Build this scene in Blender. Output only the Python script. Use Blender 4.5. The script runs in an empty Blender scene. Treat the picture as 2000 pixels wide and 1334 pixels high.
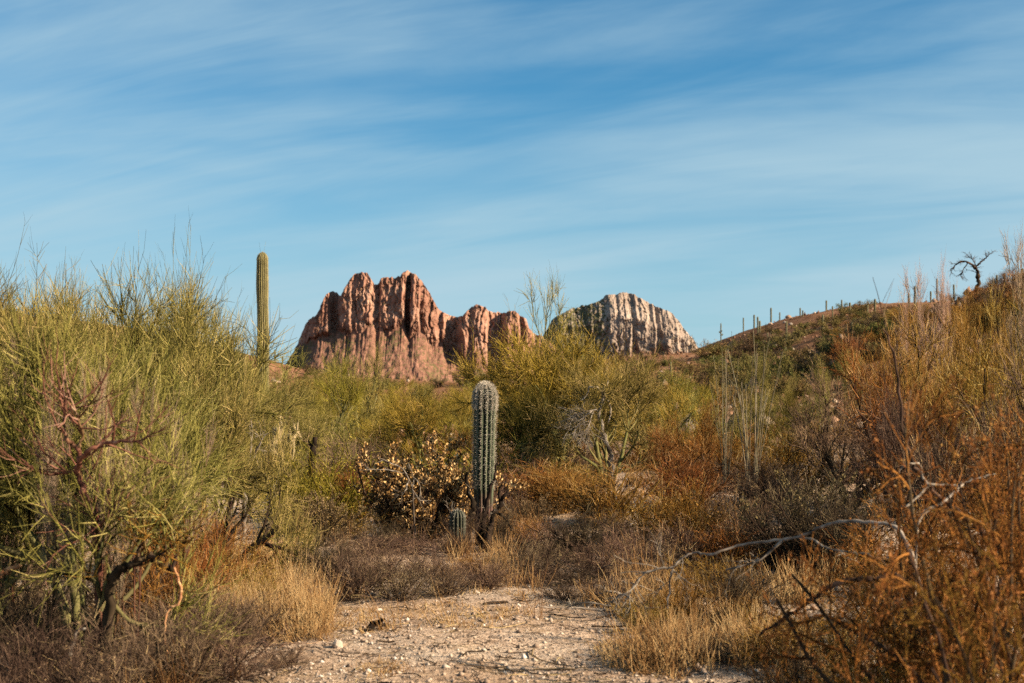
import bpy, math, random
import numpy as np
from mathutils import Vector

# ------------------------------------------------------------------ camera, sky, sun, exposure
scene = bpy.context.scene
COL = scene.collection
F = 2778.0            # focal length in photo pixels (50 mm on a 36 mm sensor, 2000 px wide)
HY = 780.0            # photo row of the horizon
EYE = 1.6

cam_d = bpy.data.cameras.new('camera')
cam_d.lens = 50.0
cam_d.sensor_width = 36.0
cam_d.shift_y = (HY - 667.0) / 2000.0
cam_d.clip_start = 0.05
cam_d.clip_end = 20000.0
cam_d.dof.use_dof = True
cam_d.dof.focus_distance = 17.0
cam_d.dof.aperture_fstop = 3.5
cam = bpy.data.objects.new('camera', cam_d)
cam.location = (0, 0, EYE)
cam.rotation_euler = (math.radians(90), 0, 0)
COL.objects.link(cam)
scene.camera = cam

SUN_AZ = math.radians(107.0)     # clockwise from +Y: behind the camera's right shoulder
SUN_EL = math.radians(26.0)
sun_vec = Vector((math.sin(SUN_AZ) * math.cos(SUN_EL), math.cos(SUN_AZ) * math.cos(SUN_EL), math.sin(SUN_EL)))
sun_d = bpy.data.lights.new('sun', 'SUN')
sun_d.energy = 5.0
sun_d.angle = math.radians(0.53)
sun_d.color = (1.0, 0.80, 0.55)
sun = bpy.data.objects.new('sun', sun_d)
sun.rotation_euler = (-sun_vec).to_track_quat('-Z', 'Y').to_euler()
COL.objects.link(sun)

world = bpy.data.worlds.new('World')
scene.world = world
world.use_nodes = True
nt = world.node_tree
nt.nodes.clear()
def wn(t, **kw):
    n = nt.nodes.new(t)
    for k, v in kw.items():
        setattr(n, k, v)
    return n
def wl(a, b):
    nt.links.new(a, b)
def wmath(op, a, b=None, c=None, clamp=False):
    n = wn('ShaderNodeMath', operation=op)
    n.use_clamp = clamp
    for i, v in enumerate((a, b, c)):
        if v is None:
            continue
        if isinstance(v, (int, float)):
            n.inputs[i].default_value = v
        else:
            wl(v, n.inputs[i])
    return n.outputs[0]
w_out = wn('ShaderNodeOutputWorld')
w_bg = wn('ShaderNodeBackground')
w_bg.inputs['Strength'].default_value = 0.050
w_sky = wn('ShaderNodeTexSky', sky_type='NISHITA')
w_sky.sun_disc = False
w_sky.sun_elevation = SUN_EL
w_sky.sun_rotation = SUN_AZ
w_sky.altitude = 600
w_sky.air_density = 1.0
w_sky.dust_density = 0.6
w_sky.ozone_density = 2.5
w_tint = wn('ShaderNodeMix', data_type='RGBA', blend_type='MULTIPLY')
w_tint.inputs[0].default_value = 1.0
w_tint.inputs[7].default_value = (0.19, 0.64, 0.80, 1)
wl(w_sky.outputs[0], w_tint.inputs[6])
# thin cirrus, laid out on a flat cloud layer seen in perspective
w_tc = wn('ShaderNodeTexCoord')
w_sep = wn('ShaderNodeSeparateXYZ')
wl(w_tc.outputs['Generated'], w_sep.inputs[0])
den = wmath('ADD', wmath('MAXIMUM', w_sep.outputs[2], 0.0), 0.20)
cu = wmath('DIVIDE', w_sep.outputs[0], den)
cv = wmath('DIVIDE', w_sep.outputs[1], den)
w_cmb = wn('ShaderNodeCombineXYZ')
wl(cu, w_cmb.inputs[0]); wl(cv, w_cmb.inputs[1])
def cirrus(rot, sx, sy, off, scale, detail, rough, dist):
    mp = wn('ShaderNodeMapping', vector_type='TEXTURE')
    mp.inputs['Rotation'].default_value = (0, 0, math.radians(rot))
    mp.inputs['Scale'].default_value = (1 / sx, 1 / sy, 1)
    mp.inputs['Location'].default_value = off
    wl(w_cmb.outputs[0], mp.inputs[0])
    nz = wn('ShaderNodeTexNoise')
    nz.inputs['Scale'].default_value = scale
    nz.inputs['Detail'].default_value = detail
    nz.inputs['Roughness'].default_value = rough
    nz.inputs['Distortion'].default_value = dist
    wl(mp.outputs[0], nz.inputs['Vector'])
    return nz.outputs[0]
c_big = cirrus(-24, 0.55, 1.05, (-2.0, 1.5, 0), 1.0, 4, 0.5, 0.5)
c_str = cirrus(-11, 0.40, 2.2, (-4.0, 4.5, 0), 1.2, 7, 0.55, 0.8)
c_fib = cirrus(-26, 0.6, 2.4, (1.5, -2.0, 2.0), 1.6, 8, 0.6, 1.4)
cl = wmath('ADD', wmath('MULTIPLY', c_big, 0.80), wmath('ADD', wmath('MULTIPLY', c_str, 0.28), wmath('MULTIPLY', c_fib, 0.20)))
w_mr = wn('ShaderNodeMapRange')
w_mr.interpolation_type = 'SMOOTHSTEP'
w_mr.inputs['From Min'].default_value = 0.47
w_mr.inputs['From Max'].default_value = 0.78
w_mr.inputs['To Min'].default_value = 0.05
w_mr.inputs['To Max'].default_value = 0.80
wl(cl, w_mr.inputs[0])
w_veil = wn('ShaderNodeMapRange')          # the layer is seen edge-on, so it thickens towards the horizon all round
w_veil.interpolation_type = 'SMOOTHSTEP'
w_veil.inputs['From Min'].default_value = 0.0
w_veil.inputs['From Max'].default_value = 0.24
w_veil.inputs['To Min'].default_value = 0.75
w_veil.inputs['To Max'].default_value = 0.0
wl(w_sep.outputs[2], w_veil.inputs[0])
cover = wmath('ADD', w_mr.outputs[0], wmath('MULTIPLY', w_veil.outputs[0], wmath('SUBTRACT', 1.0, w_mr.outputs[0])))
w_mix = wn('ShaderNodeMix', data_type='RGBA')
wl(cover, w_mix.inputs[0])
wl(w_tint.outputs[2], w_mix.inputs[6])
w_mix.inputs[7].default_value = (3.05, 4.3, 4.95, 1)
wl(w_mix.outputs[2], w_bg.inputs[0])
wl(w_bg.outputs[0], w_out.inputs[0])

scene.view_settings.view_transform = 'Standard'
scene.view_settings.look = 'None'
scene.view_settings.gamma = 1.0
scene.view_settings.use_curve_mapping = False
scene.view_settings.exposure = 1.6
scene.render.engine = 'CYCLES'
scene.cycles.max_bounces = 3
scene.cycles.diffuse_bounces = 1
scene.cycles.use_denoising = False
scene.render.filter_size = 1.1

# ------------------------------------------------------------------ noise and terrain height
def _hash(i, j, seed):
    n = (i.astype(np.int64) * 374761393 + j.astype(np.int64) * 668265263 + seed * 974711) & 0x7fffffff
    n = ((n ^ (n >> 13)) * 1274126177) & 0x7fffffff
    n = n ^ (n >> 16)
    return (n & 0xffff) / 65535.0
def vnoise(x, y, seed=0):
    x = np.asarray(x, float); y = np.asarray(y, float)
    i = np.floor(x); j = np.floor(y)
    u = x - i; v = y - j
    u = u * u * (3 - 2 * u); v = v * v * (3 - 2 * v)
    a = _hash(i, j, seed); b = _hash(i + 1, j, seed); c = _hash(i, j + 1, seed); d = _hash(i + 1, j + 1, seed)
    return (a * (1 - u) + b * u) * (1 - v) + (c * (1 - u) + d * u) * v - 0.5
def fbm(x, y, seed=0, octv=4, gain=0.5):
    s = 0.0; a = 1.0
    for k in range(octv):
        s = s + a * vnoise(x * 2 ** k + 17.3 * k, y * 2 ** k + 5.7 * k, seed + k)
        a *= gain
    return s
def sstep(a, b, x):
    t = np.clip((x - a) / (b - a), 0, 1)
    return t * t * (3 - 2 * t)
RIDGE_D = 280.0
_cp = np.array([(-2500, 640), (-1200, 600), (-400, 585), (0, 612), (150, 630), (300, 655), (420, 682), (540, 714), (565, 724), (700, 744), (900, 750),
                (1050, 742), (1150, 714), (1200, 702), (1370, 696), (1400, 676), (1450, 655), (1520, 630), (1600, 612),
                (1660, 606), (1750, 602), (2000, 590), (3000, 570), (4500, 640)], float)
_cx = (_cp[:, 0] - 1000) / F * RIDGE_D
_cz = EYE + (HY - _cp[:, 1]) / F * RIDGE_D
def height(x, y):
    x = np.asarray(x, float); y = np.asarray(y, float)
    crest = np.interp(x, _cx, _cz)
    s = sstep(42, 285, y) * (1 - sstep(300, 760, y))
    h = crest * s
    h = h + 8.6 * sstep(13, 46, x) * np.exp(-((y - 115) / 38.0) ** 2)
    d = np.hypot(x, y)
    rough = sstep(25, 120, d)
    h = h + rough * (1.2 * fbm(x / 28, y / 28, 5, 4) + 0.5 * fbm(x / 7, y / 7, 8, 3)) * (1 - sstep(900, 2500, d))
    h = h + (1 - rough) * (0.16 * fbm(x / 3.5, y / 3.5, 2, 3) + 0.05 * fbm(x / 0.7, y / 0.7, 3, 3))
    h = h + 0.32 * np.exp(-((x - 1.6) ** 2 + (y - 20.0) ** 2) / 3.5)
    h = h + 0.10 * np.exp(-((x + 1.3) ** 2 / 2.0 + (y - 13.5) ** 2 / 5.0))
    return h
def hz(x, y):
    return float(height(x, y))
def at(px, py, Y):
    """A point of the place at distance Y along the view row."""
    return Vector(((px - 1000) / F * Y, Y, EYE + (HY - py) / F * Y))
_march = 6.0 * 1.012 ** np.arange(0, 360)
def hit(px, py):
    """Where the line of sight meets the ground (or passes nearest above a ridge)."""
    X = (px - 1000) / F * _march
    Z = EYE + (HY - py) / F * _march
    g = height(X, _march) - Z
    ok = np.nonzero(g > 0)[0]
    m = _march < 330
    k = ok[0] if len(ok) and ok[0] < 340 and _march[ok[0]] < 330 else int(np.argmax(np.where(m, g / _march, -9)))
    return float(X[k]), float(_march[k]), hz(X[k], _march[k])

# ------------------------------------------------------------------ materials
def new_mat(name):
    m = bpy.data.materials.new(name)
    m.use_nodes = True
    t = m.node_tree
    t.nodes.clear()
    o = t.nodes.new('ShaderNodeOutputMaterial')
    return m, t, o
def node(t, kind, ins=None, **kw):
    n = t.nodes.new(kind)
    for k, v in kw.items():
        setattr(n, k, v)
    for k, v in (ins or {}).items():
        if hasattr(v, 'node'):
            t.links.new(v, n.inputs[k])
        else:
            n.inputs[k].default_value = v
    return n
def ramp(t, fac, stops):
    n = t.nodes.new('ShaderNodeValToRGB')
    el = n.color_ramp.elements
    while len(el) < len(stops):
        el.new(0.5)
    for e, (p, c) in zip(el, stops):
        e.position = p
        e.color = (*c, 1)
    t.links.new(fac, n.inputs[0])
    return n.outputs[0]
def veg_mat(name, stops, vary=0.10, transl=0.0, hue=0.02, gloss=0.0):
    """Plant tissue: colour by twig ('tint' attribute), by spot and by individual plant."""
    m, t, o = new_mat(name)
    at_ = node(t, 'ShaderNodeAttribute', attribute_name='tint')
    tc = node(t, 'ShaderNodeTexCoord')
    nz = node(t, 'ShaderNodeTexNoise', {'Vector': tc.outputs['Object'], 'Scale': 2.2, 'Detail': 3.0})
    f = node(t, 'ShaderNodeMath', {0: nz.outputs[0], 1: 0.5}, operation='SUBTRACT')
    f2 = node(t, 'ShaderNodeMath', {0: f.outputs[0], 1: 0.9, 2: at_.outputs['Fac']}, operation='MULTIPLY_ADD')
    col = ramp(t, f2.outputs[0], stops)
    oi = node(t, 'ShaderNodeObjectInfo')
    hv = node(t, 'ShaderNodeMapRange', {0: oi.outputs['Random'], 3: 0.5 - hue, 4: 0.5 + hue})
    vv = node(t, 'ShaderNodeMapRange', {0: oi.outputs['Random'], 3: 0.88 * (1 + vary), 4: 0.88 * (1 - vary)})
    hs = node(t, 'ShaderNodeHueSaturation', {'Hue': hv.outputs[0], 'Value': vv.outputs[0], 'Color': col})
    d = node(t, 'ShaderNodeBsdfDiffuse', {'Color': hs.outputs[0]})
    out = d.outputs[0]
    if transl:
        tr = node(t, 'ShaderNodeBsdfTranslucent', {'Color': hs.outputs[0]})
        mx = node(t, 'ShaderNodeMixShader', {0: transl, 1: out, 2: tr.outputs[0]})
        out = mx.outputs[0]
    t.links.new(out, o.inputs[0])
    return m

M = {}
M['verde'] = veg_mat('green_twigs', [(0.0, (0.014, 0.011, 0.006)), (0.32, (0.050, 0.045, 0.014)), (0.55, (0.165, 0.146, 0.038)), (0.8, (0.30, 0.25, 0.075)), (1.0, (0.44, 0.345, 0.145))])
M['verde_dark'] = veg_mat('dark_green_twigs', [(0.0, (0.016, 0.014, 0.006)), (0.35, (0.050, 0.046, 0.010)), (0.7, (0.12, 0.10, 0.02)), (1.0, (0.24, 0.19, 0.055))])
M['verde_yellow'] = veg_mat('yellow_green_twigs', [(0.0, (0.018, 0.014, 0.005)), (0.3, (0.075, 0.060, 0.010)), (0.6, (0.25, 0.19, 0.028)), (1.0, (0.43, 0.32, 0.085))])
M['rust'] = veg_mat('rusty_twigs', [(0.0, (0.014, 0.008, 0.005)), (0.3, (0.060, 0.027, 0.009)), (0.55, (0.19, 0.082, 0.020)), (0.8, (0.32, 0.155, 0.04)), (1.0, (0.46, 0.31, 0.14))])
M['ochre'] = veg_mat('ochre_twigs', [(0.0, (0.016, 0.010, 0.005)), (0.3, (0.075, 0.040, 0.012)), (0.55, (0.22, 0.12, 0.029)), (0.8, (0.34, 0.21, 0.056)), (1.0, (0.48, 0.35, 0.16))])
M['dry'] = veg_mat('dry_brown_twigs', [(0.0, (0.014, 0.009, 0.007)), (0.4, (0.070, 0.045, 0.034)), (0.7, (0.165, 0.108, 0.078)), (0.9, (0.28, 0.19, 0.115)), (1.0, (0.44, 0.31, 0.17))])
M['dark_dry'] = veg_mat('dark_dry_twigs', [(0.0, (0.018, 0.012, 0.010)), (0.5, (0.05, 0.034, 0.025)), (0.8, (0.10, 0.07, 0.048)), (1.0, (0.22, 0.16, 0.10))])
M['pale_bare'] = veg_mat('pale_bare_twigs', [(0.0, (0.11, 0.07, 0.05)), (0.5, (0.25, 0.17, 0.12)), (1.0, (0.36, 0.26, 0.19))])
M['bark'] = veg_mat('smooth_green_bark', [(0.0, (0.05, 0.045, 0.028)), (0.45, (0.12, 0.115, 0.045)), (0.8, (0.19, 0.175, 0.075)), (1.0, (0.26, 0.235, 0.13))])
M['bark_dark'] = veg_mat('dark_bark', [(0.0, (0.018, 0.013, 0.010)), (0.5, (0.05, 0.034, 0.024)), (1.0, (0.12, 0.08, 0.055))])
M['red_wood'] = veg_mat('weathered_red_wood', [(0.0, (0.03, 0.016, 0.012)), (0.45, (0.105, 0.052, 0.032)), (0.8, (0.21, 0.115, 0.07)), (1.0, (0.30, 0.20, 0.14))])
M['grey_wood'] = veg_mat('bleached_grey_wood', [(0.0, (0.06, 0.048, 0.04)), (0.45, (0.19, 0.16, 0.135)), (1.0, (0.36, 0.315, 0.27))], hue=0.005)
M['orange_wood'] = veg_mat('peeled_orange_wood', [(0.0, (0.16, 0.07, 0.035)), (0.5, (0.34, 0.18, 0.09)), (1.0, (0.46, 0.29, 0.16))], hue=0.005)
M['grass'] = veg_mat('dry_straw', [(0.0, (0.06, 0.032, 0.014)), (0.35, (0.19, 0.105, 0.042)), (0.65, (0.38, 0.24, 0.10)), (1.0, (0.54, 0.40, 0.20))], transl=0.25)
M['gold_leaf'] = veg_mat('golden_leaves', [(0.0, (0.02, 0.012, 0.006)), (0.4, (0.09, 0.055, 0.02)), (0.7, (0.42, 0.28, 0.09)), (1.0, (0.66, 0.51, 0.24))], transl=0.12)  # darkest stops paint the shaded shrub interior into the leaf colour
M['dull_leaf'] = veg_mat('dull_leaves', [(0.0, (0.05, 0.032, 0.016)), (0.5, (0.14, 0.095, 0.045)), (1.0, (0.29, 0.21, 0.12))], transl=0.12)
M['rust_leaf'] = veg_mat('rusty_leaves', [(0.0, (0.05, 0.024, 0.008)), (0.5, (0.23, 0.105, 0.026)), (1.0, (0.46, 0.26, 0.085))], transl=0.25)
M['cream'] = veg_mat('cream_spines', [(0.0, (0.30, 0.24, 0.11)), (0.5, (0.50, 0.43, 0.24)), (1.0, (0.66, 0.60, 0.40))], transl=0.2)
M['hill_green'] = veg_mat('hill_green_leaves', [(0.0, (0.05, 0.048, 0.018)), (0.5, (0.135, 0.128, 0.042)), (1.0, (0.25, 0.22, 0.085))], vary=0.25, hue=0.03)
M['hill_olive'] = veg_mat('hill_olive_leaves', [(0.0, (0.06, 0.045, 0.02)), (0.5, (0.17, 0.125, 0.045)), (1.0, (0.29, 0.225, 0.095))], vary=0.25, hue=0.03)
M['hill_dark'] = veg_mat('hill_dark_leaves', [(0.0, (0.03, 0.021, 0.013)), (0.5, (0.085, 0.058, 0.032)), (1.0, (0.18, 0.125, 0.07))], vary=0.25, hue=0.02)
M['wand'] = veg_mat('ocotillo_bark', [(0.0, (0.05, 0.042, 0.028)), (0.5, (0.14, 0.118, 0.08)), (1.0, (0.28, 0.24, 0.165))])
M['spine_white'] = veg_mat('white_spines', [(0.0, (0.22, 0.19, 0.16)), (0.5, (0.44, 0.39, 0.33)), (1.0, (0.62, 0.57, 0.50))], hue=0.0)
M['spine_tan'] = veg_mat('tan_spines', [(0.0, (0.20, 0.17, 0.09)), (1.0, (0.42, 0.36, 0.20))], hue=0.0)
M['char'] = veg_mat('charred_wood', [(0.0, (0.008, 0.006, 0.005)), (0.6, (0.022, 0.016, 0.013)), (1.0, (0.06, 0.04, 0.03))])

def saguaro_mat(name, skin, rib, wood=None, wood_top=0.0):
    m, t, o = new_mat(name)
    at_ = node(t, 'ShaderNodeAttribute', attribute_name='tint')
    tc = node(t, 'ShaderNodeTexCoord')
    nz = node(t, 'ShaderNodeTexNoise', {'Vector': tc.outputs['Object'], 'Scale': 5.0, 'Detail': 6.0})
    col = ramp(t, at_.outputs['Fac'], [(0.0, skin), (0.75, tuple(0.5 * (a + b) for a, b in zip(skin, rib))), (1.0, rib)])
    var = ramp(t, nz.outputs[0], [(0.3, (0.7, 0.68, 0.62)), (0.7, (1.15, 1.12, 1.05))])
    mul = node(t, 'ShaderNodeMix', {0: 1.0, 6: col, 7: var}, data_type='RGBA', blend_type='MULTIPLY')
    c = mul.outputs[2]
    if wood:
        sp = node(t, 'ShaderNodeSeparateXYZ', {0: tc.outputs['Object']})
        j = node(t, 'ShaderNodeMath', {0: nz.outputs[0], 1: 0.5, 2: sp.outputs[2]}, operation='MULTIPLY_ADD')
        fr = node(t, 'ShaderNodeMapRange', {0: j.outputs[0], 1: wood_top + 0.32, 2: wood_top + 0.12, 3: 0.0, 4: 1.0})
        n2 = node(t, 'ShaderNodeTexNoise', {'Vector': tc.outputs['Object'], 'Scale': 14.0, 'Detail': 4.0})
        wc = ramp(t, n2.outputs[0], [(0.35, tuple(0.35 * a for a in wood)), (0.5, wood), (0.68, tuple(1.5 * a for a in wood))])
        mm = node(t, 'ShaderNodeMix', {0: fr.outputs[0], 6: c, 7: wc}, data_type='RGBA')
        c = mm.outputs[2]
    b = node(t, 'ShaderNodeBsdfPrincipled', {'Base Color': c, 'Roughness': 0.6, 'Specular IOR Level': 0.3})
    t.links.new(b.outputs[0], o.inputs[0])
    return m
M['saguaro'] = saguaro_mat('saguaro_skin', (0.060, 0.060, 0.024), (0.22, 0.19, 0.085))
M['saguaro_young'] = saguaro_mat('young_saguaro_skin', (0.013, 0.020, 0.012), (0.080, 0.098, 0.058), (0.07, 0.036, 0.028), 0.55)
M['saguaro_dark'] = saguaro_mat('dark_saguaro_skin', (0.012, 0.014, 0.010), (0.045, 0.048, 0.032), (0.06, 0.030, 0.024), 0.10)
M['saguaro_far'] = saguaro_mat('far_saguaro_skin', (0.055, 0.056, 0.026), (0.15, 0.135, 0.065))

def ground_mat():
    m, t, o = new_mat('desert_dirt')
    geo = node(t, 'ShaderNodeNewGeometry')
    P = geo.outputs['Position']
    sp = node(t, 'ShaderNodeSeparateXYZ', {0: P})
    nA = node(t, 'ShaderNodeTexNoise', {'Vector': P, 'Scale': 0.55, 'Detail': 8.0, 'Roughness': 0.6})
    nB = node(t, 'ShaderNodeTexNoise', {'Vector': P, 'Scale': 9.0, 'Detail': 8.0, 'Roughness': 0.7})
    nC = node(t, 'ShaderNodeTexVoronoi', {'Vector': P, 'Scale': 42.0})
    cA = ramp(t, nA.outputs[0], [(0.30, (0.36, 0.25, 0.17)), (0.5, (0.45, 0.35, 0.275)), (0.7, (0.48, 0.415, 0.35))])
    cB = ramp(t, nB.outputs[0], [(0.28, (0.38, 0.32, 0.28)), (0.45, (0.85, 0.82, 0.8)), (0.62, (1.05, 1.03, 1.0)), (0.8, (1.35, 1.35, 1.35))])
    mu = node(t, 'ShaderNodeMix', {0: 1.0, 6: cA, 7: cB}, data_type='RGBA', blend_type='MULTIPLY')
    sep = node(t, 'ShaderNodeSeparateColor', {0: nC.outputs['Color']})
    cC = ramp(t, sep.outputs[0], [(0.0, (0.62, 0.55, 0.50)), (0.5, (1.0, 1.0, 1.0)), (0.9, (1.15, 1.12, 1.1)), (1.0, (1.5, 1.5, 1.5))])
    mu2 = node(t, 'ShaderNodeMix', {0: 0.8, 6: mu.outputs[2], 7: cC}, data_type='RGBA', blend_type='MULTIPLY')
    nS = node(t, 'ShaderNodeTexNoise', {'Vector': P, 'Scale': 1.3, 'Detail': 7.0, 'Roughness': 0.7})
    fS = node(t, 'ShaderNodeMapRange', {0: nS.outputs[0], 1: 0.52, 2: 0.64, 3: 0.0, 4: 0.5})
    cS = ramp(t, nB.outputs[0], [(0.3, (0.13, 0.075, 0.035)), (0.5, (0.30, 0.19, 0.09)), (0.7, (0.42, 0.30, 0.16))])
    mu2 = node(t, 'ShaderNodeMix', {0: fS.outputs[0], 6: mu2.outputs[2], 7: cS}, data_type='RGBA')
    # red soil of the slopes
    nH = node(t, 'ShaderNodeTexNoise', {'Vector': P, 'Scale': 0.45, 'Detail': 10.0, 'Roughness': 0.8})
    cH = ramp(t, nH.outputs[0], [(0.36, (0.06, 0.030, 0.019)), (0.47, (0.165, 0.082, 0.046)), (0.56, (0.225, 0.12, 0.072)), (0.68, (0.33, 0.205, 0.14))])
    far = node(t, 'ShaderNodeMapRange', {0: sp.outputs[1], 1: 32.0, 2: 60.0, 3: 0.0, 4: 1.0})
    mx = node(t, 'ShaderNodeMix', {0: far.outputs[0], 6: mu2.outputs[2], 7: cH}, data_type='RGBA')
    b1 = node(t, 'ShaderNodeBump', {'Height': nB.outputs[0], 'Strength': 0.9, 'Distance': 0.08})
    b2 = node(t, 'ShaderNodeBump', {'Height': nC.outputs['Distance'], 'Strength': 0.5, 'Distance': 0.02, 'Normal': b1.outputs[0]})
    d = node(t, 'ShaderNodeBsdfDiffuse', {'Color': mx.outputs[2], 'Normal': b2.outputs[0]})
    t.links.new(d.outputs[0], o.inputs[0])
    return m
M['ground'] = ground_mat()

def rock_mat(name, dark, mid, light, talus, veg, s):
    m, t, o = new_mat(name)
    geo = node(t, 'ShaderNodeNewGeometry')
    mp = node(t, 'ShaderNodeMapping', {0: geo.outputs['Position'], 'Scale': (s, s, s * 0.22)})
    n1 = node(t, 'ShaderNodeTexNoise', {'Vector': mp.outputs[0], 'Scale': 0.22, 'Detail': 9.0, 'Roughness': 0.72})
    n2 = node(t, 'ShaderNodeTexNoise', {'Vector': geo.outputs['Position'], 'Scale': 0.028 * s, 'Detail': 6.0, 'Roughness': 0.6})
    ad = node(t, 'ShaderNodeMath', {0: n1.outputs[0], 1: n2.outputs[0]}, operation='ADD')
    hv = node(t, 'ShaderNodeMath', {0: ad.outputs[0], 1: 0.5}, operation='MULTIPLY')
    cliff = ramp(t, hv.outputs[0], [(0.36, dark), (0.48, mid), (0.60, light)])
    n3 = node(t, 'ShaderNodeTexNoise', {'Vector': geo.outputs['Position'], 'Scale': 0.14 * s, 'Detail': 8.0, 'Roughness': 0.78})
    tal = ramp(t, n3.outputs[0], [(0.36, tuple(0.42 * a for a in talus)), (0.48, talus), (0.62, tuple(1.5 * a for a in talus))])
    at_ = node(t, 'ShaderNodeAttribute', attribute_name='tint')
    j = node(t, 'ShaderNodeMath', {0: n2.outputs[0], 1: 0.5}, operation='SUBTRACT')
    ft = node(t, 'ShaderNodeMath', {0: j.outputs[0], 1: 1.2, 2: at_.outputs['Fac']}, operation='MULTIPLY_ADD')
    ftr = node(t, 'ShaderNodeMapRange', {0: ft.outputs[0], 1: 0.35, 2: 0.65})
    c1 = node(t, 'ShaderNodeMix', {0: ftr.outputs[0], 6: cliff, 7: tal}, data_type='RGBA')
    n4 = node(t, 'ShaderNodeTexNoise', {'Vector': geo.outputs['Position'], 'Scale': 0.30 * s, 'Detail': 3.0, 'Roughness': 0.6})
    va = node(t, 'ShaderNodeAttribute', attribute_name='veg')
    vf = node(t, 'ShaderNodeMath', {0: va.outputs['Fac'], 1: 0.36, 2: n4.outputs[0]}, operation='MULTIPLY_ADD')
    vr = node(t, 'ShaderNodeMapRange', {0: vf.outputs[0], 1: 0.60, 2: 0.68})
    c2 = node(t, 'ShaderNodeMix', {0: vr.outputs[0], 6: c1.outputs[2], 7: (*veg, 1)}, data_type='RGBA')
    bp = node(t, 'ShaderNodeBump', {'Height': n1.outputs[0], 'Strength': 0.7, 'Distance': 3.0})
    d = node(t, 'ShaderNodeBsdfDiffuse', {'Color': c2.outputs[2], 'Normal': bp.outputs[0]})
    t.links.new(d.outputs[0], o.inputs[0])
    return m
M['red_rock'] = rock_mat('red_rock', (0.14, 0.066, 0.048), (0.25, 0.132, 0.097), (0.37, 0.235, 0.18), (0.165, 0.088, 0.065), (0.10, 0.08, 0.042), 1.0)
M['grey_rock'] = rock_mat('grey_rock', (0.19, 0.142, 0.118), (0.25, 0.195, 0.165), (0.315, 0.252, 0.215), (0.16, 0.092, 0.066), (0.085, 0.078, 0.042), 0.7)
def stone_mat():
    m, t, o = new_mat('stone')
    tc = node(t, 'ShaderNodeTexCoord')
    oi = node(t, 'ShaderNodeObjectInfo')
    nz = node(t, 'ShaderNodeTexNoise', {'Vector': tc.outputs['Object'], 'Scale': 3.0, 'Detail': 6.0})
    c = ramp(t, oi.outputs['Random'], [(0.0, (0.26, 0.18, 0.13)), (0.35, (0.34, 0.26, 0.21)), (0.7, (0.42, 0.36, 0.31)), (1.0, (0.20, 0.165, 0.145))])
    v = ramp(t, nz.outputs[0], [(0.3, (0.6, 0.58, 0.55)), (0.7, (1.15, 1.15, 1.15))])
    mu = node(t, 'ShaderNodeMix', {0: 1.0, 6: c, 7: v}, data_type='RGBA', blend_type='MULTIPLY')
    d = node(t, 'ShaderNodeBsdfDiffuse', {'Color': mu.outputs[2]})
    t.links.new(d.outputs[0], o.inputs[0])
    return m
M['stone'] = stone_mat()
M['gravel'] = veg_mat('gravel_stone', [(0.0, (0.12, 0.085, 0.065)), (0.5, (0.32, 0.24, 0.185)), (0.9, (0.42, 0.35, 0.29)), (1.0, (0.55, 0.50, 0.46))], hue=0)

# ------------------------------------------------------------------ mesh building with numpy
class Geo:
    def __init__(self):
        self.V = []; self.Q = []; self.T = []; self.tint = []; self.n = 0
    def add(self, V, Q=None, T=None, tint=0.5):
        V = np.asarray(V, float).reshape(-1, 3)
        self.V.append(V)
        if Q is not None and len(Q): self.Q.append(np.asarray(Q, np.int64).reshape(-1, 4) + self.n)
        if T is not None and len(T): self.T.append(np.asarray(T, np.int64).reshape(-1, 3) + self.n)
        self.tint.append(np.broadcast_to(np.asarray(tint, float).reshape(-1) if np.ndim(tint) else np.array([tint]), (len(V),)) if np.ndim(tint) == 0 or np.size(tint) == len(V) else np.full(len(V), 0.5))
        self.n += len(V)
        return self
    def mesh(self, name, mat, smooth=True, extra=None):
        V = np.concatenate(self.V) if self.V else np.zeros((0, 3))
        Q = np.concatenate(self.Q) if self.Q else np.zeros((0, 4), np.int64)
        T = np.concatenate(self.T) if self.T else np.zeros((0, 3), np.int64)
        me = bpy.data.meshes.new(name)
        me.vertices.add(len(V))
        me.vertices.foreach_set('co', V.astype(np.float32).ravel())
        nl = Q.size + T.size
        me.loops.add(nl)
        me.loops.foreach_set('vertex_index', np.concatenate([Q.ravel(), T.ravel()]).astype(np.int32))
        me.polygons.add(len(Q) + len(T))
        starts = np.concatenate([np.arange(len(Q)) * 4, Q.size + np.arange(len(T)) * 3]).astype(np.int32)
        me.polygons.foreach_set('loop_start', starts)
        if smooth:
            me.polygons.foreach_set('use_smooth', np.ones(len(Q) + len(T), bool))
        a = me.attributes.new('tint', 'FLOAT', 'POINT')
        a.data.foreach_set('value', np.concatenate(self.tint).astype(np.float32))
        for k, v in (extra or {}).items():
            a = me.attributes.new(k, 'FLOAT', 'POINT')
            a.data.foreach_set('value', np.asarray(v, np.float32).ravel())
        me.materials.append(mat)
        me.update(calc_edges=True)
        return me
def norm(a):
    return a / np.maximum(np.linalg.norm(a, axis=-1, keepdims=True), 1e-9)
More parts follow.
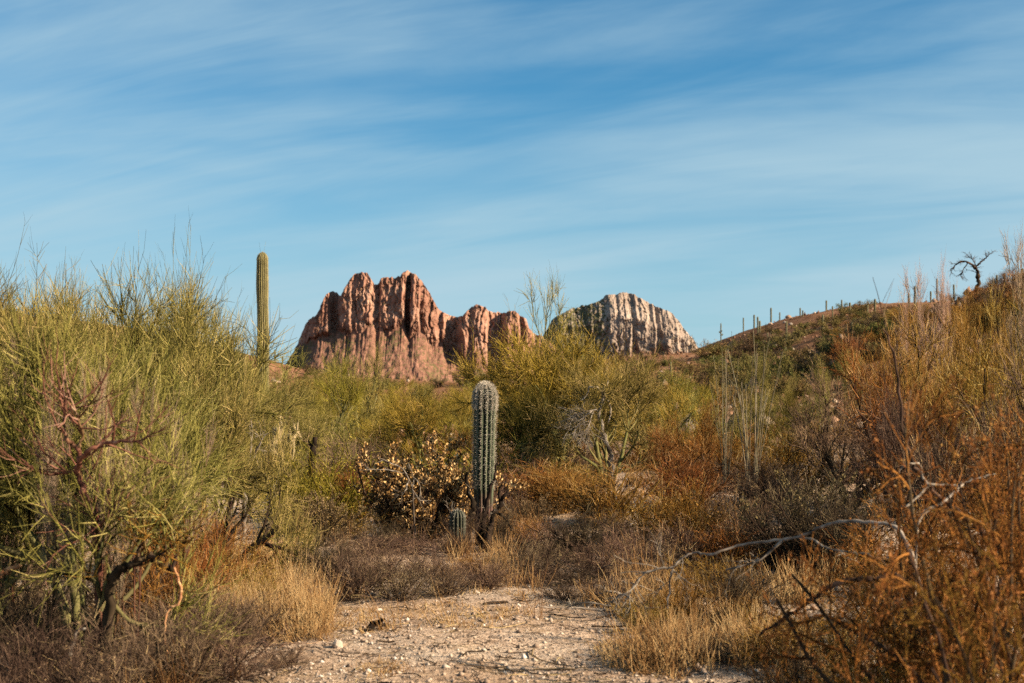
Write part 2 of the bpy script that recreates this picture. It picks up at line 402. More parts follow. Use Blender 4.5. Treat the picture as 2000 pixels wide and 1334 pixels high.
def tubes(g, P, R, S, tint):
    """P (N,K,3) centre lines, R (N,K) radii: N tapered tubes of S sides."""
    N, K, _ = P.shape
    if N == 0:
        return
    T = np.empty_like(P)
    T[:, 1:-1] = P[:, 2:] - P[:, :-2]
    T[:, 0] = P[:, 1] - P[:, 0]
    T[:, -1] = P[:, -1] - P[:, -2]
    T = norm(T)
    ref = np.where(np.abs(T[:, :1, 2:3]) < 0.8, np.array([0, 0, 1.0]), np.array([1.0, 0, 0]))
    U = norm(np.cross(T, np.broadcast_to(ref, T.shape)))
    W = np.cross(T, U)
    a = np.arange(S) * 2 * np.pi / S
    V = P[:, :, None, :] + R[:, :, None, None] * (np.cos(a)[None, None, :, None] * U[:, :, None, :] + np.sin(a)[None, None, :, None] * W[:, :, None, :])
    n = np.arange(N)[:, None, None]; k = np.arange(K - 1)[None, :, None]; s = np.arange(S)[None, None, :]
    s2 = (s + 1) % S
    b = (n * K + k) * S
    Q = np.stack([b + s, b + s2, b + S + s2, b + S + s], -1).reshape(-1, 4)
    tint = np.asarray(tint, float)
    if tint.ndim == 0: tint = np.full(N, float(tint))
    if tint.ndim == 1: tint = np.repeat(tint[:, None], K, 1)
    g.add(V.reshape(-1, 3), Q=Q, tint=np.repeat(tint.reshape(-1), S))
def curve(rng, start, d, L, K, wander, up):
    N = len(start)
    P = np.empty((N, K, 3)); P[:, 0] = start
    d = d.copy(); step = (L / (K - 1))[:, None]
    for k in range(1, K):
        d = d + rng.normal(0, wander, (N, 3))
        d[:, 2] += up
        d = norm(d)
        P[:, k] = P[:, k - 1] + d * step
    return P
def children(rng, P, R, n, t0, t1, ang, angj, L, Lj, K, wander, up, rr, rtip, rmin=0.0008, fall=0.4, rabs=None, bias=1.0):
    N, Kp, _ = P.shape
    cnt = rng.poisson(n, N) if n < 4 else np.full(N, int(n)) + rng.integers(-1, 2, N)
    idx = np.repeat(np.arange(N), np.maximum(cnt, 1))
    m = len(idx)
    t = t0 + (t1 - t0) * rng.random(m) ** bias
    f = t * (Kp - 1); i = np.minimum(f.astype(int), Kp - 2); w = (f - i)[:, None]
    A = P[idx, i]; B = P[idx, i + 1]
    pos = A * (1 - w) + B * w
    tan = norm(B - A)
    rp = R[idx, i] * (1 - w[:, 0]) + R[idx, i + 1] * w[:, 0]
    q = rng.normal(size=(m, 3))
    perp = norm(q - (q * tan).sum(1, keepdims=True) * tan)
    a = np.radians(ang + angj * rng.normal(size=m))[:, None]
    d = norm(tan * np.cos(a) + perp * np.sin(a))
    Ln = L * (1 + Lj * (rng.random(m) * 2 - 1)) * (1 - fall * t)
    C = curve(rng, pos, d, Ln, K, wander, up)
    r0 = np.minimum(rp * 0.9, rp * rr) if rabs is None else np.minimum(rp, rabs * (0.8 + 0.4 * rng.random(m)))
    r0 = np.maximum(r0, rmin)
    s = np.linspace(0, 1, K)[None, :]
    Rr = r0[:, None] * (1 - s) + np.maximum(r0 * rtip, rmin * 0.6)[:, None] * s
    return C, Rr
def stems(rng, n, spread, a0, a1, L, Lj, K, wander, up, r0, r1):
    az = (np.arange(n) + rng.random(n) * 0.7) * 2 * np.pi / n + rng.random() * 6.28
    a = np.radians(a0 + (a1 - a0) * rng.random(n))
    d = np.stack([np.sin(a) * np.cos(az), np.sin(a) * np.sin(az), np.cos(a)], 1)
    st = np.stack([np.cos(az) * spread * rng.random(n), np.sin(az) * spread * rng.random(n), np.full(n, -0.06)], 1)
    Ls = L * (1 + Lj * (rng.random(n) * 2 - 1))
    P = curve(rng, st, d, Ls, K, wander, up)
    s = np.linspace(0, 1, K)[None, :] ** 0.8
    R = (r0 * (1 - s) + r1 * s) * (0.8 + 0.4 * rng.random((n, 1)))
    return P, R
def leaves(g, rng, C, D, L, Wd, tint=None):
    m = len(C)
    q = rng.normal(size=(m, 3))
    side = norm(np.cross(D, q))
    nrm = np.cross(D, side)
    L = (L * (0.6 + 0.8 * rng.random(m)))[:, None]; Wd = L * Wd
    V = np.stack([C, C + D * L * 0.5 + side * Wd * 0.5 + nrm * Wd * 0.15, C + D * L, C + D * L * 0.5 - side * Wd * 0.5 + nrm * Wd * 0.15], 1)
    Q = np.arange(m * 4).reshape(m, 4)
    tint = rng.random(m) if tint is None else tint
    g.add(V.reshape(-1, 3), Q=Q, tint=np.repeat(tint, 4))
def sample_on(rng, P, m, t0=0.0, t1=1.0):
    N, K, _ = P.shape
    idx = rng.integers(0, N, m)
    f = (t0 + (t1 - t0) * rng.random(m)) * (K - 1); i = np.minimum(f.astype(int), K - 2); w = (f - i)[:, None]
    return P[idx, i] * (1 - w) + P[idx, i + 1] * w, norm(P[idx, i + 1] - P[idx, i])
def rough(P, R, rng, amt=0.18):
    return R * (1 + amt * rng.normal(size=R.shape))
def rt(rng, n, lo, hi):
    return lo + (hi - lo) * rng.random(n)

# a proto is a list of parts: (part name, mesh, kind or None, index of parent part or None)
class Proto:
    def __init__(self):
        self.parts = []; self.h = 1.0; self.w = 1.0
    def part(self, name, mesh, kind=None, parent=None):
        self.parts.append((name, mesh, kind, parent)); return len(self.parts) - 1
    def size(self):
        lo = np.full(3, 1e9); hi = np.full(3, -1e9)
        pts = []
        for _, me, _, _ in self.parts:
            a = np.empty(len(me.vertices) * 3, np.float32); me.vertices.foreach_get('co', a); pts.append(a.reshape(-1, 3))
        a = np.concatenate(pts)
        self.h = float(np.percentile(a[:, 2], 99.6)); r = np.hypot(a[:, 0], a[:, 1])
        self.w = 2 * float(np.percentile(r, 92))
        return self
def spawn(pr, name, loc, rz, sc, label, cat, group=None, mats=None, tilt=(0, 0)):
    if np.ndim(sc) == 0: sc = (sc, sc, sc)
    single = len(pr.parts) == 1
    if single:
        root = bpy.data.objects.new(name, pr.parts[0][1])
        objs = [(pr.parts[0][0], root)]
    else:
        root = bpy.data.objects.new(name, None)
        root.empty_display_size = 0.2
        objs = []
    root.location = loc; root.rotation_euler = (tilt[0], tilt[1], rz); root.scale = sc
    root['label'] = label; root['category'] = cat
    if group: root['group'] = group
    COL.objects.link(root)
    if not single:
        made = []
        for pn, me, kind, par in pr.parts:
            o = bpy.data.objects.new(pn, me)
            o.parent = made[par] if par is not None else root
            if kind: o['kind'] = kind
            COL.objects.link(o); made.append(o); objs.append((pn, o))
    if mats:
        for pn, o in objs:
            if pn in mats:
                o.material_slots[0].link = 'OBJECT'
                o.material_slots[0].material = M[mats[pn]]
    return root
RZ = np.random.default_rng(77)
def plant(pr, name, px, Y, top, label, cat, group=None, width=None, mats=None, sink=0.0, rz=None):
    """Stand a plant on the ground at distance Y, tall enough to reach photo row `top`, `width` photo pixels across."""
    x = (px - 1000) / F * Y
    z = hz(x, Y) - sink
    H = EYE + (HY - top) / F * Y - z
    s = H / pr.h
    sw = s if width is None else (width / F * Y) / pr.w
    return spawn(pr, name, (x, Y, z), RZ.random() * 6.28 if rz is None else rz, (sw, sw, s), label, cat, group, mats)
def structure(name, me):
    o = bpy.data.objects.new(name, me); o['kind'] = 'structure'; COL.objects.link(o); return o
def stuff(name, me, label=None):
    o = bpy.data.objects.new(name, me); o['kind'] = 'stuff'
    if label: o['label'] = label
    COL.objects.link(o); return o

# ------------------------------------------------------------------ ground: one sheet to the horizon
def build_ground():
    fine = np.radians(np.concatenate([np.arange(-24, 24.01, 0.2)]))
    coarse = np.radians(np.arange(24, 336, 4.0))[1:]
    th = np.concatenate([fine, coarse])
    r = [0.0, 0.8]
    while r[-1] < 60: r.append(r[-1] * 1.016 + 0.01)
    while r[-1] < 900: r.append(r[-1] * 1.022)
    while r[-1] < 16000: r.append(r[-1] * 1.12)
    r = np.array(r[1:])
    A, Rr = np.meshgrid(th, r)
    X = Rr * np.sin(A); Y = Rr * np.cos(A)
    Z = height(X, Y)
    n, k = X.shape
    V = np.stack([X, Y, Z], -1).reshape(-1, 3)
    V = np.concatenate([V, [[0, 0, hz(0, 0)]]])
    i = np.arange(n - 1)[:, None] * k; j = np.arange(k)[None, :]; j2 = (j + 1) % k
    Q = np.stack([i + j, i + k + j, i + k + j2, i + j2], -1).reshape(-1, 4)[:, ::-1]
    jj = np.arange(k)
    T = np.stack([np.full(k, n * k), (jj + 1) % k, jj], 1)
    g = Geo(); g.add(V, Q=Q, T=T)
    structure('ground', g.mesh('ground', M['ground']))
build_ground()

# ------------------------------------------------------------------ the two rock mountains
def mountain(name, mat, D, sky, base, depth, foot_py, nx, px0, px1, talus_run, flute, seed, cap=None, vegf=None, lean=0.22):
    sky = np.array(sky, float); base = np.array(base, float); depth = np.array(depth, float)
    px = np.linspace(px0, px1, nx)
    jag = 3.0 * fbm(px / 6.0, px * 0, seed + 40, 4, 0.7)
    top_py = np.interp(px, sky[:, 0], sky[:, 1]) + jag
    base_py = np.maximum(np.interp(px, base[:, 0], base[:, 1]) + 24 * fbm(px / 20.0, px * 0, seed + 50, 5, 0.62), top_py + 2)
    dep = np.interp(px, depth[:, 0], depth[:, 1])
    ker = np.hanning(int(nx * 0.11) | 1); ker /= ker.sum(); pad = len(ker) // 2
    deps = np.convolve(np.pad(dep, pad, mode='edge'), ker, 'valid')
    u = D / F
    x = (px - 1000) * (D + deps) / F
    zt = EYE + (HY - top_py) * (D + dep + lean * 60) / F
    zb = EYE + (HY - base_py) * u
    zf = EYE + (HY - foot_py) * u
    zbs = np.convolve(np.pad(zb, pad, mode='edge'), ker, 'valid')
    nt_, ncl, ntop, nb = 56, 140, 8, 10
    rows = []; tint = []; veg = []
    xs = x[None, :]
    # talus, bottom to top
    for v in np.linspace(0, 1, nt_, endpoint=False):
        z = zf + (zbs - zf) * v ** 1.25 + (zb - zbs) * v ** 7
        y = D + deps * v - talus_run * (1 - v) + 2.4 * fbm(px / 10, np.full(nx, v * 15), seed + 9, 5, 0.6)
        z = z + 4.5 * (0.5 - 2 * np.abs(vnoise(px / 17 + fbm(px / 9, np.full(nx, v * 12), seed + 14, 3), np.full(nx, v * 6), seed + 15))) * v * (1 - v) * 4 * 0.6 + 3.4 * fbm(px / 8, np.full(nx, v * 20), seed + 3, 5, 0.68) * (1 - v * 0.6)
        rows.append(np.stack([x, y, z], -1)); tint.append(np.full(nx, 1.0 - 0.35 * v ** 3)); veg.append(np.clip(0.25 + 0.9 * fbm(px / 45, np.full(nx, v * 2), seed + 70, 2), 0, 1))
    for v in np.linspace(0, 1, ncl):
        z = zb + (zt - zb) * v
        hgt = (zt - zb)
        ph = px + 5.0 * fbm(px / 26, z / 24, seed + 30, 3) + 1.6 * fbm(px / 8, z / 9, seed + 33, 2)
        kk = sstep(0, 0.14, v)
        dv = deps * (1 - kk) + kk * np.interp(ph, depth[:, 0], depth[:, 1])
        y = D + dv + lean * hgt * v ** 1.3 + (cap or 0.25) * hgt * np.maximum(0, v - 0.62 - 0.15 * fbm(px / 30, px * 0, seed + 95, 3))
        zn = z / 60.0
        rid = 1 - 2 * np.abs(vnoise(px / 13.0 + 0.8 * fbm(px / 20, zn * 1.2, seed + 6, 2), zn * 0.5, seed))
        wx = px + 11 * fbm(px / 26, zn * 3.4, seed + 8, 4, 0.6)
        def crack(sc, zs, sd, p):
            return (1 - 2 * np.abs(vnoise(wx / sc, z / zs, sd))) ** p
        def block(sc, zs, sd):
            a = wx / sc + 0.35 * np.sin(z / zs * 2.1 + sd); b = z / zs + 0.6 * vnoise(px / (sc * 1.7), z / zs, sd + 5)
            ia = np.floor(a); b = b + _hash(ia, ia * 0, sd + 1); ib = np.floor(b)
            h = _hash(ia, ib, sd)
            return (h - 0.5) + 0.9 * (_hash(ia, ib, sd + 2) - 0.5) * (a - ia - 0.5) + 0.5 * _hash(ia, ib, sd + 3) * (b - ib - 0.5)
        fl = flute * (1.25 * block(15.0, 62.0, seed + 71) + 0.9 * block(6.3, 27.0, seed + 72) + 0.6 * block(2.9, 10.0, seed + 73)) + flute * (0.2 * (rid - 0.5) + 0.8 * crack(19.0, 60.0, seed + 61, 12) + 0.4 * crack(7.0, 24.0, seed + 62, 8)
                      + 0.45 * crack(9.0, 11.0, seed + 64, 8) + 0.8 * fbm(px / 12.0, zn * 2.0, seed + 1, 5, 0.6))
        led = 0.5 * flute * fbm(px / 30, z / 9.0, seed + 4, 3)
        edge = sstep(0, 0.08, v)
        rows.append(np.stack([x, y + (fl + led) * edge, z], -1))
        c = 0.0 * v
        ve = np.full(nx, 0.0)
        ta = np.clip(0.62 * (1 - sstep(0, 0.5, v)) + 0.5 * fbm(px / 18, z / 16, seed + 90, 3) * (1 - sstep(0.1, 0.7, v)), 0, 1)
        if vegf is not None:
            ve = vegf(px, np.interp(z, [0, 1], [HY + EYE / u, HY + EYE / u - 1 / u]))
        rows[-1] = rows[-1]; tint.append(ta); veg.append(ve)
    yl = rows[-1][:, 1]
    wid = 0.35 * np.maximum(zt - zf, 10)
    for v in np.linspace(0, 1, ntop + 1)[1:]:
        y = yl + wid * v
        z = zt - 0.06 * wid * v + 1.5 * fbm(px / 6, np.full(nx, v * 3), seed + 12, 3) * v - 1.2 * v
        rows.append(np.stack([x, y, z], -1)); tint.append(np.full(nx, 0.3)); veg.append(np.full(nx, 0.4))
    y0 = rows[-1][:, 1]; z0 = rows[-1][:, 2]
    for v in np.linspace(0, 1, nb + 1)[1:]:
        y = y0 + v * 1.1 * np.maximum(z0 - zf, 5)
        z = z0 + (zf - z0) * v
        rows.append(np.stack([x, y + 6 * fbm(px / 9, z / 30, seed + 20, 3), z], -1)); tint.append(np.full(nx, 0.7)); veg.append(np.full(nx, 0.4))
    V = np.array(rows); n = len(rows)
    i = np.arange(n - 1)[:, None] * nx; j = np.arange(nx - 1)[None, :]
    Q = np.stack([i + j, i + j + 1, i + nx + j + 1, i + nx + j], -1).reshape(-1, 4)
    g = Geo(); g.add(V.reshape(-1, 3), Q=Q, tint=np.array(tint).reshape(-1))
    return structure(name, g.mesh(name, mat, smooth=False, extra={'veg': np.array(veg).reshape(-1)}))

sky1 = [(520, 760), (545, 722), (558, 711), (579, 675), (582, 660), (593, 636), (602, 624), (615, 616), (621, 609), (629, 591), (636, 576),
        (644, 568), (651, 570), (654, 576), (665, 577), (671, 561), (680, 544), (687, 534), (701, 530), (713, 532), (722, 544), (726, 555),
        (734, 556), (740, 544), (752, 541), (771, 541), (779, 538), (785, 531), (797, 529), (809, 534), (818, 544), (827, 555), (839, 573),
        (846, 589), (855, 603), (869, 612), (887, 619), (902, 618), (908, 609), (920, 598), (929, 593), (947, 598), (953, 606), (968, 610),
        (989, 609), (992, 605), (1007, 606), (1016, 616), (1028, 622), (1035, 643), (1043, 651), (1056, 654), (1075, 668), (1110, 695), (1180, 740), (1230, 765)]
base1 = [(520, 762), (560, 713), (579, 677), (614, 663), (629, 654), (650, 657), (680, 652), (722, 654), (735, 656), (755, 654), (785, 650),
         (800, 654), (830, 668), (860, 687), (890, 702), (905, 714), (935, 729), (1000, 742), (1230, 768)]
dep1 = [(520, 70), (579, 66), (585, 60), (614, 12), (630, 8), (640, 8), (645, 30), (651, 30), (668, 3), (684, 0), (687, 5), (691, 5), (695, 0), (722, 0), (727, 8), (738, 9),
        (744, 3), (778, 3), (785, 0), (790, 0), (793, 20), (798, 19), (802, 0), (818, 0), (820, 7), (823, 6), (828, 2), (850, 9), (862, 16), (866, 12), (880, 26), (890, 30), (907, 0), (930, -2),
        (950, 0), (955, 12), (972, 15), (979, 17), (991, 0), (1012, -1), (1016, 9), (1022, 2), (1060, 8), (1230, 40)]
mountain('red_mountain', M['red_rock'], 1500.0, sky1, base1, dep1, 815, 780, 520, 1230, 95, 3.3, 31)
sky2 = [(1000, 720), (1040, 672), (1057, 660), (1069, 642), (1079, 624), (1090, 615), (1111, 603), (1132, 595), (1156, 591), (1174, 585),
        (1186, 574), (1198, 570), (1216, 567), (1231, 565), (1241, 567), (1255, 576), (1270, 585), (1282, 589), (1289, 595), (1300, 600),
        (1312, 602), (1324, 612), (1333, 624), (1345, 645), (1357, 663), (1364, 678), (1378, 690), (1440, 740)]
base2 = [(1000, 722), (1060, 700), (1190, 700), (1210, 706), (1330, 700), (1364, 690), (1440, 745)]
dep2 = [(1000, 45), (1060, 30), (1100, 24), (1150, 16), (1178, 9), (1188, 11), (1193, 2), (1205, 0), (1233, 2), (1238, 10), (1242, 8), (1248, 0), (1266, 4), (1280, 1),
        (1284, 12), (1290, 10), (1295, 1), (1312, 3), (1327, 1), (1330, 8), (1336, 6), (1364, 14), (1440, 60)]
def veg2(px, py):
    return 0.55 * (1 - sstep(1165, 1205, px)) * np.ones_like(py) + 0.35 * (1 - sstep(590, 622, py))
mountain('grey_mountain', M['grey_rock'], 2200.0, sky2, base2, dep2, 800, 520, 1000, 1440, 120, 3.4, 61, vegf=veg2, lean=0.22, cap=1.1)

# ------------------------------------------------------------------ plant prototypes
def crown_levels(rng, P, R, lv):
    out = []
    for kw in lv:
        P, R = children(rng, P, R, **kw)
        out.append((P, R))
    return out
def palo_verde(seed, n_stem=4, dens=1.0, split_limbs=True, far=False, wisps=True, spread_ang=(18, 48), up=0.06, thick=1.0, lo=0.25):
    """Broom-like desert tree: green trunk stems, limbs and a cloud of fine rising twigs. About 3 m."""
    rng = np.random.default_rng(seed)
    pr = Proto()
    P0, R0 = stems(rng, n_stem, 0.10, *spread_ang, 1.35, 0.25, 10, 0.13, 0.03, 0.066 * thick, 0.034 * thick)
    P1, R1 = children(rng, P0, R0, 5, lo, 1.0, 40, 14, 1.15, 0.35, 9, 0.17, up, 0.66, 0.4, fall=0.25)
    rm = 0.0030 if far else 0.0014
    P2, R2 = children(rng, P1, R1, 6 if not far else 5, 0.35, 1.0, 38, 14, 0.75, 0.4, 6, 0.16, up * 1.2, 0.55, 0.35, rmin=rm, rabs=0.011)
    P3, R3 = children(rng, P2, R2, (7 if not far else 6) * dens, 0.4, 1.0, 36, 14, 0.52, 0.5, 5, 0.14, up * 1.2, 0.5, 0.4, rmin=rm, rabs=0.0066 if not far else 0.007)
    P4, R4 = children(rng, P3, R3, (8 if not far else 6) * dens, 0.1, 1.0, 36, 16, 0.34, 0.6, 3, 0.15, up * 1.2, 0.5, 0.5, rmin=rm, rabs=0.0039 if not far else 0.0052)
    stem_ids = []
    if split_limbs:
        for k in range(len(P0)):
            g = Geo(); tubes(g, P0[k:k + 1], rough(P0[k:k + 1], R0[k:k + 1], rng, 0.06), 9, rt(rng, 1, 0.35, 0.85))
            stem_ids.append(pr.part('trunk', g.mesh('trunk', M['bark'])))
        for k in range(len(P1)):
            g = Geo(); tubes(g, P1[k:k + 1], R1[k:k + 1], 7, rt(rng, 1, 0.2, 0.8))
            d = np.linalg.norm(P0 - P1[k, 0], axis=2).min(1)
            pr.part('limb', g.mesh('limb', M['bark']), None, stem_ids[int(np.argmin(d))])
    else:
        g = Geo(); tubes(g, P0, R0, 6, rt(rng, len(P0), 0.35, 0.85)); tubes(g, P1, R1, 5, rt(rng, len(P1), 0.2, 0.8))
        pr.part('trunk', g.mesh('trunk', M['bark']))
    g = Geo()
    tubes(g, P2, R2, 4, rt(rng, len(P2), 0.0, 0.5))  # inner twigs tinted darker: older bark, plus painted shade for crown depth
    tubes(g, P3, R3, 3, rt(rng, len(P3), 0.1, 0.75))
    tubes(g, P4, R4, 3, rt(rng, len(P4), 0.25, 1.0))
    if wisps:
        top = P2[P2[:, -1, 2] > np.percentile(P2[:, -1, 2], 55)]
        topR = R2[:len(top)]
        W, WR = children(rng, top, topR, 1.6, 0.5, 1.0, 16, 8, 0.85, 0.4, 6, 0.07, 0.05, 0.5, 0.35, rmin=rm, rabs=0.005, fall=0.2)
        W2, WR2 = children(rng, W, WR, 5, 0.15, 1.0, 28, 8, 0.30, 0.4, 3, 0.08, 0.04, 0.5, 0.4, rmin=rm, rabs=0.0026)
        tubes(g, W, WR, 3, rt(rng, len(W), 0.1, 0.7)); tubes(g, W2, WR2, 3, rt(rng, len(W2), 0.1, 0.8))
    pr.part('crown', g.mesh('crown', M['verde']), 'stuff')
    return pr.size()
def bare_tree(seed, n_stem=3):
    rng = np.random.default_rng(seed)
    pr = Proto()
    P0, R0 = stems(rng, n_stem, 0.05, 4, 22, 1.7, 0.2, 10, 0.09, 0.03, 0.045, 0.016)
    P1, R1 = children(rng, P0, R0, 7, 0.25, 1.0, 30, 10, 1.1, 0.35, 8, 0.10, 0.07, 0.6, 0.4)
    P2, R2 = children(rng, P1, R1, 7, 0.2, 1.0, 30, 10, 0.6, 0.4, 5, 0.11, 0.08, 0.55, 0.4, rmin=0.003, rabs=0.007)
    P3, R3 = children(rng, P2, R2, 7, 0.1, 1.0, 32, 12, 0.34, 0.5, 3, 0.13, 0.06, 0.5, 0.5, rmin=0.003, rabs=0.0048)
    g = Geo(); tubes(g, P0, R0, 6, rt(rng, len(P0), 0.2, 0.6)); tubes(g, P1, R1, 4, rt(rng, len(P1), 0.2, 0.7))
    pr.part('trunk', g.mesh('trunk', M['bark']))
    g = Geo(); tubes(g, P2, R2, 3, rt(rng, len(P2), 0.2, 0.8)); tubes(g, P3, R3, 3, rt(rng, len(P3), 0.3, 1.0))
    pr.part('crown', g.mesh('crown', M['pale_bare']), 'stuff')
    return pr.size()
def dry_shrub(seed, n=38, dens=1.0, tall=False, leaf=False):
    """Low many-stemmed shrub of brittle twigs, about 0.9 m."""
    rng = np.random.default_rng(seed)
    pr = Proto()
    a = (4, 30) if tall else (8, 72)
    P0, R0 = stems(rng, n, 0.12, *a, 0.72, 0.35, 7, 0.13, 0.05, 0.009, 0.004)
    P1, R1 = children(rng, P0, R0, 9, 0.1, 1.0, 32, 12, 0.34, 0.4, 5, 0.14, 0.07, 0.6, 0.4, rmin=0.0016)
    P2, R2 = children(rng, P1, R1, 4 * dens, 0.1, 1.0, 38, 16, 0.2, 0.6, 3, 0.2, 0.07, 0.55, 0.5, rmin=0.0016, rabs=0.003)
    g = Geo(); tubes(g, P0, R0, 5, rt(rng, len(P0), 0.1, 0.7))
    pr.part('stems', g.mesh('stems', M['dry']), 'stuff')
    g = Geo(); tubes(g, P1, R1, 3, rt(rng, len(P1), 0.1, 0.8)); tubes(g, P2, R2, 3, rt(rng, len(P2), 0.2, 1.0))
    if leaf:
        C, D = sample_on(rng, P2, 2600)
        leaves(g, rng, C, norm(D + rng.normal(0, 0.7, D.shape)), 0.022, 0.5)
    pr.part('twigs', g.mesh('twigs', M['dry']), 'stuff')
    return pr.size()
def leaf_shrub(seed, nleaf=19000, leaf=0.038, n=34):
    """Stiff shrub with upright oval leaves, about 1.2 m."""
    rng = np.random.default_rng(seed)
    pr = Proto()
    P0, R0 = stems(rng, n, 0.14, 5, 58, 0.98, 0.3, 8, 0.10, 0.07, 0.013, 0.006)
    P1, R1 = children(rng, P0, R0, 11, 0.15, 1.0, 36, 12, 0.40, 0.35, 5, 0.12, 0.09, 0.6, 0.5, rmin=0.002)
    g = Geo(); tubes(g, P0, R0, 5, rt(rng, len(P0), 0.1, 0.6)); tubes(g, P1, R1, 3, rt(rng, len(P1), 0.1, 0.6))
    pr.part('stems', g.mesh('stems', M['dark_dry']), 'stuff')
    C, D = sample_on(rng, P1, nleaf, 0.2, 1.0)
    C = C + rng.normal(0, 0.012, C.shape)
    D = norm(D * 0.5 + np.array([0, 0, 0.6]) + rng.normal(0, 0.55, D.shape))
    g = Geo(); leaves(g, rng, C, D, leaf, 0.55, rng.random(nleaf) ** 0.75)
    pr.part('leaves', g.mesh('leaves', M['gold_leaf'], smooth=False), 'stuff')
    return pr.size()
def creosote(seed, nleaf=15000, n=22, leaf=0.0145):
    """Open resinous bush: crooked dark stems, twig ends with tufts of small leaves. About 1.7 m."""
    rng = np.random.default_rng(seed)
    pr = Proto()
    P0, R0 = stems(rng, n, 0.16, 8, 62, 1.35, 0.3, 11, 0.16, 0.02, 0.017, 0.007)
    P1, R1 = children(rng, P0, R0, 6, 0.2, 1.0, 42, 12, 0.62, 0.4, 7, 0.2, 0.02, 0.62, 0.4, rmin=0.002)
    P2, R2 = children(rng, P1, R1, 11, 0.15, 1.0, 40, 14, 0.26, 0.5, 4, 0.2, 0.03, 0.6, 0.5, rmin=0.0014, rabs=0.0026)
    for k in range(len(P0)):
        g = Geo(); tubes(g, P0[k:k + 1], R0[k:k + 1], 6, rt(rng, 1, 0.1, 0.8))
        pr.part('stem', g.mesh('stem', M['bark_dark']))
    g = Geo(); tubes(g, P1, R1, 4, rt(rng, len(P1), 0.05, 0.8)); tubes(g, P2, R2, 3, rt(rng, len(P2), 0.1, 0.8))
    pr.part('twigs', g.mesh('twigs', M['rust']), 'stuff')
    # leaves come in tufts near the twig ends
    C, D = sample_on(rng, P2, nleaf // 5, 0.4, 1.0)
    C = np.repeat(C, 5, 0) + rng.normal(0, 0.007, (len(C) * 5, 3)); D = norm(np.repeat(D, 5, 0) + rng.normal(0, 0.9, (len(D) * 5, 3)))
    g = Geo(); leaves(g, rng, C, D, leaf, 0.5)
    pr.part('leaves', g.mesh('leaves', M['rust_leaf'], smooth=False), 'stuff')
    return pr.size()
def hill_shrub(seed, n=900, tall=1.0, mat='hill_green', leaf=0.085):
    """A hillside bush seen from far: a dome of leaf sprays over a few stems, about 1 m."""
    rng = np.random.default_rng(seed)
    pr = Proto()
    P0, R0 = stems(rng, 9, 0.15, 5, 65, 0.75 * tall, 0.35, 4, 0.15, 0.04, 0.03, 0.012)
    P1, R1 = children(rng, P0, R0, 6, 0.2, 1.0, 38, 14, 0.42, 0.4, 3, 0.15, 0.06, 0.6, 0.5, rmin=0.006)
    g = Geo(); tubes(g, P0, R0, 4, 0.1); tubes(g, P1, R1, 3, rt(rng, len(P1), 0, 0.6))
    C, D = sample_on(rng, P1, n, 0.1, 1.0)
    C = C + rng.normal(0, 0.06, C.shape)
    D = norm(D * 0.5 + np.array([0, 0, 0.5]) + rng.normal(0, 0.6, D.shape))
    leaves(g, rng, C, D, leaf, 0.22, np.clip(0.5 + 0.25 * rng.normal(size=n), 0, 1))
    pr.part('foliage', g.mesh('foliage', M[mat], smooth=False), 'stuff')
    return pr.size()

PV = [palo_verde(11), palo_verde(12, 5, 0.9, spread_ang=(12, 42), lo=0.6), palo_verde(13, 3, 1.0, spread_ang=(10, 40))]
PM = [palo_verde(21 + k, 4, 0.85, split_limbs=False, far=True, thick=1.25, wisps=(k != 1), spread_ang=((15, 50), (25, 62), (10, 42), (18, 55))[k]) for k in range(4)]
BT = [bare_tree(41), bare_tree(42, 2)]
DS = [dry_shrub(51), dry_shrub(52, 46, 0.9), dry_shrub(53, 44, 0.9, tall=True), dry_shrub(54, 34, 0.9, leaf=True)]
LS = [leaf_shrub(61), leaf_shrub(62, 7500, 0.030, 28)]
CR = [creosote(71), creosote(72, 11000, 17)]
HS = [hill_shrub(81, 2200), hill_shrub(82, 1700, 0.8), hill_shrub(83, 2400, 1.3), hill_shrub(84, 1500, 0.7)]

# ------------------------------------------------------------------ saguaros
def saguaro_body(H, R, nr, nz, per=6, depth=0.16, bulge=0.05, seed=1, taper=0.85, dome=1.1):
    """One fluted column with a domed top. Returns vertices, quads, tint and rib-crest samples."""
    rng = np.random.default_rng(seed)
    z1 = np.linspace(0, H - R * dome, nz)
    a = np.linspace(0, np.pi / 2, 10)[1:]
    zz = np.concatenate([z1 - 0.15 * (z1 == 0), H - R * dome + R * dome * np.sin(a)])
    rs = np.concatenate([np.full(nz, 1.0), np.cos(a) * 0.98 + 0.02])
    prof = rs * R * (taper + (1 - taper) * sstep(0, 0.5 * H, zz)) * (1 + bulge * fbm(zz * 1.3, zz * 0, seed, 2))
    th = np.arange(nr * per) * 2 * np.pi / (nr * per)
    c = np.abs(np.cos(th * nr / 2)) ** 0.8
    A, Z = np.meshgrid(th, zz)
    rr = prof[:, None] * (1 - depth * (1 - c)[None, :])
    wob = 0.03 * R * np.sin(zz * 2.3 + seed)
    V = np.stack([rr * np.cos(A) + wob[:, None], rr * np.sin(A), Z], -1)
    n, k = A.shape
    i = np.arange(n - 1)[:, None] * k; j = np.arange(k)[None, :]; j2 = (j + 1) % k
    Q = np.stack([i + j, i + j2, i + k + j2, i + k + j], -1).reshape(-1, 4)
    tint = np.broadcast_to(c[None, :] ** 2, A.shape)
    return V.reshape(-1, 3), Q, tint.reshape(-1), (zz, prof, wob)
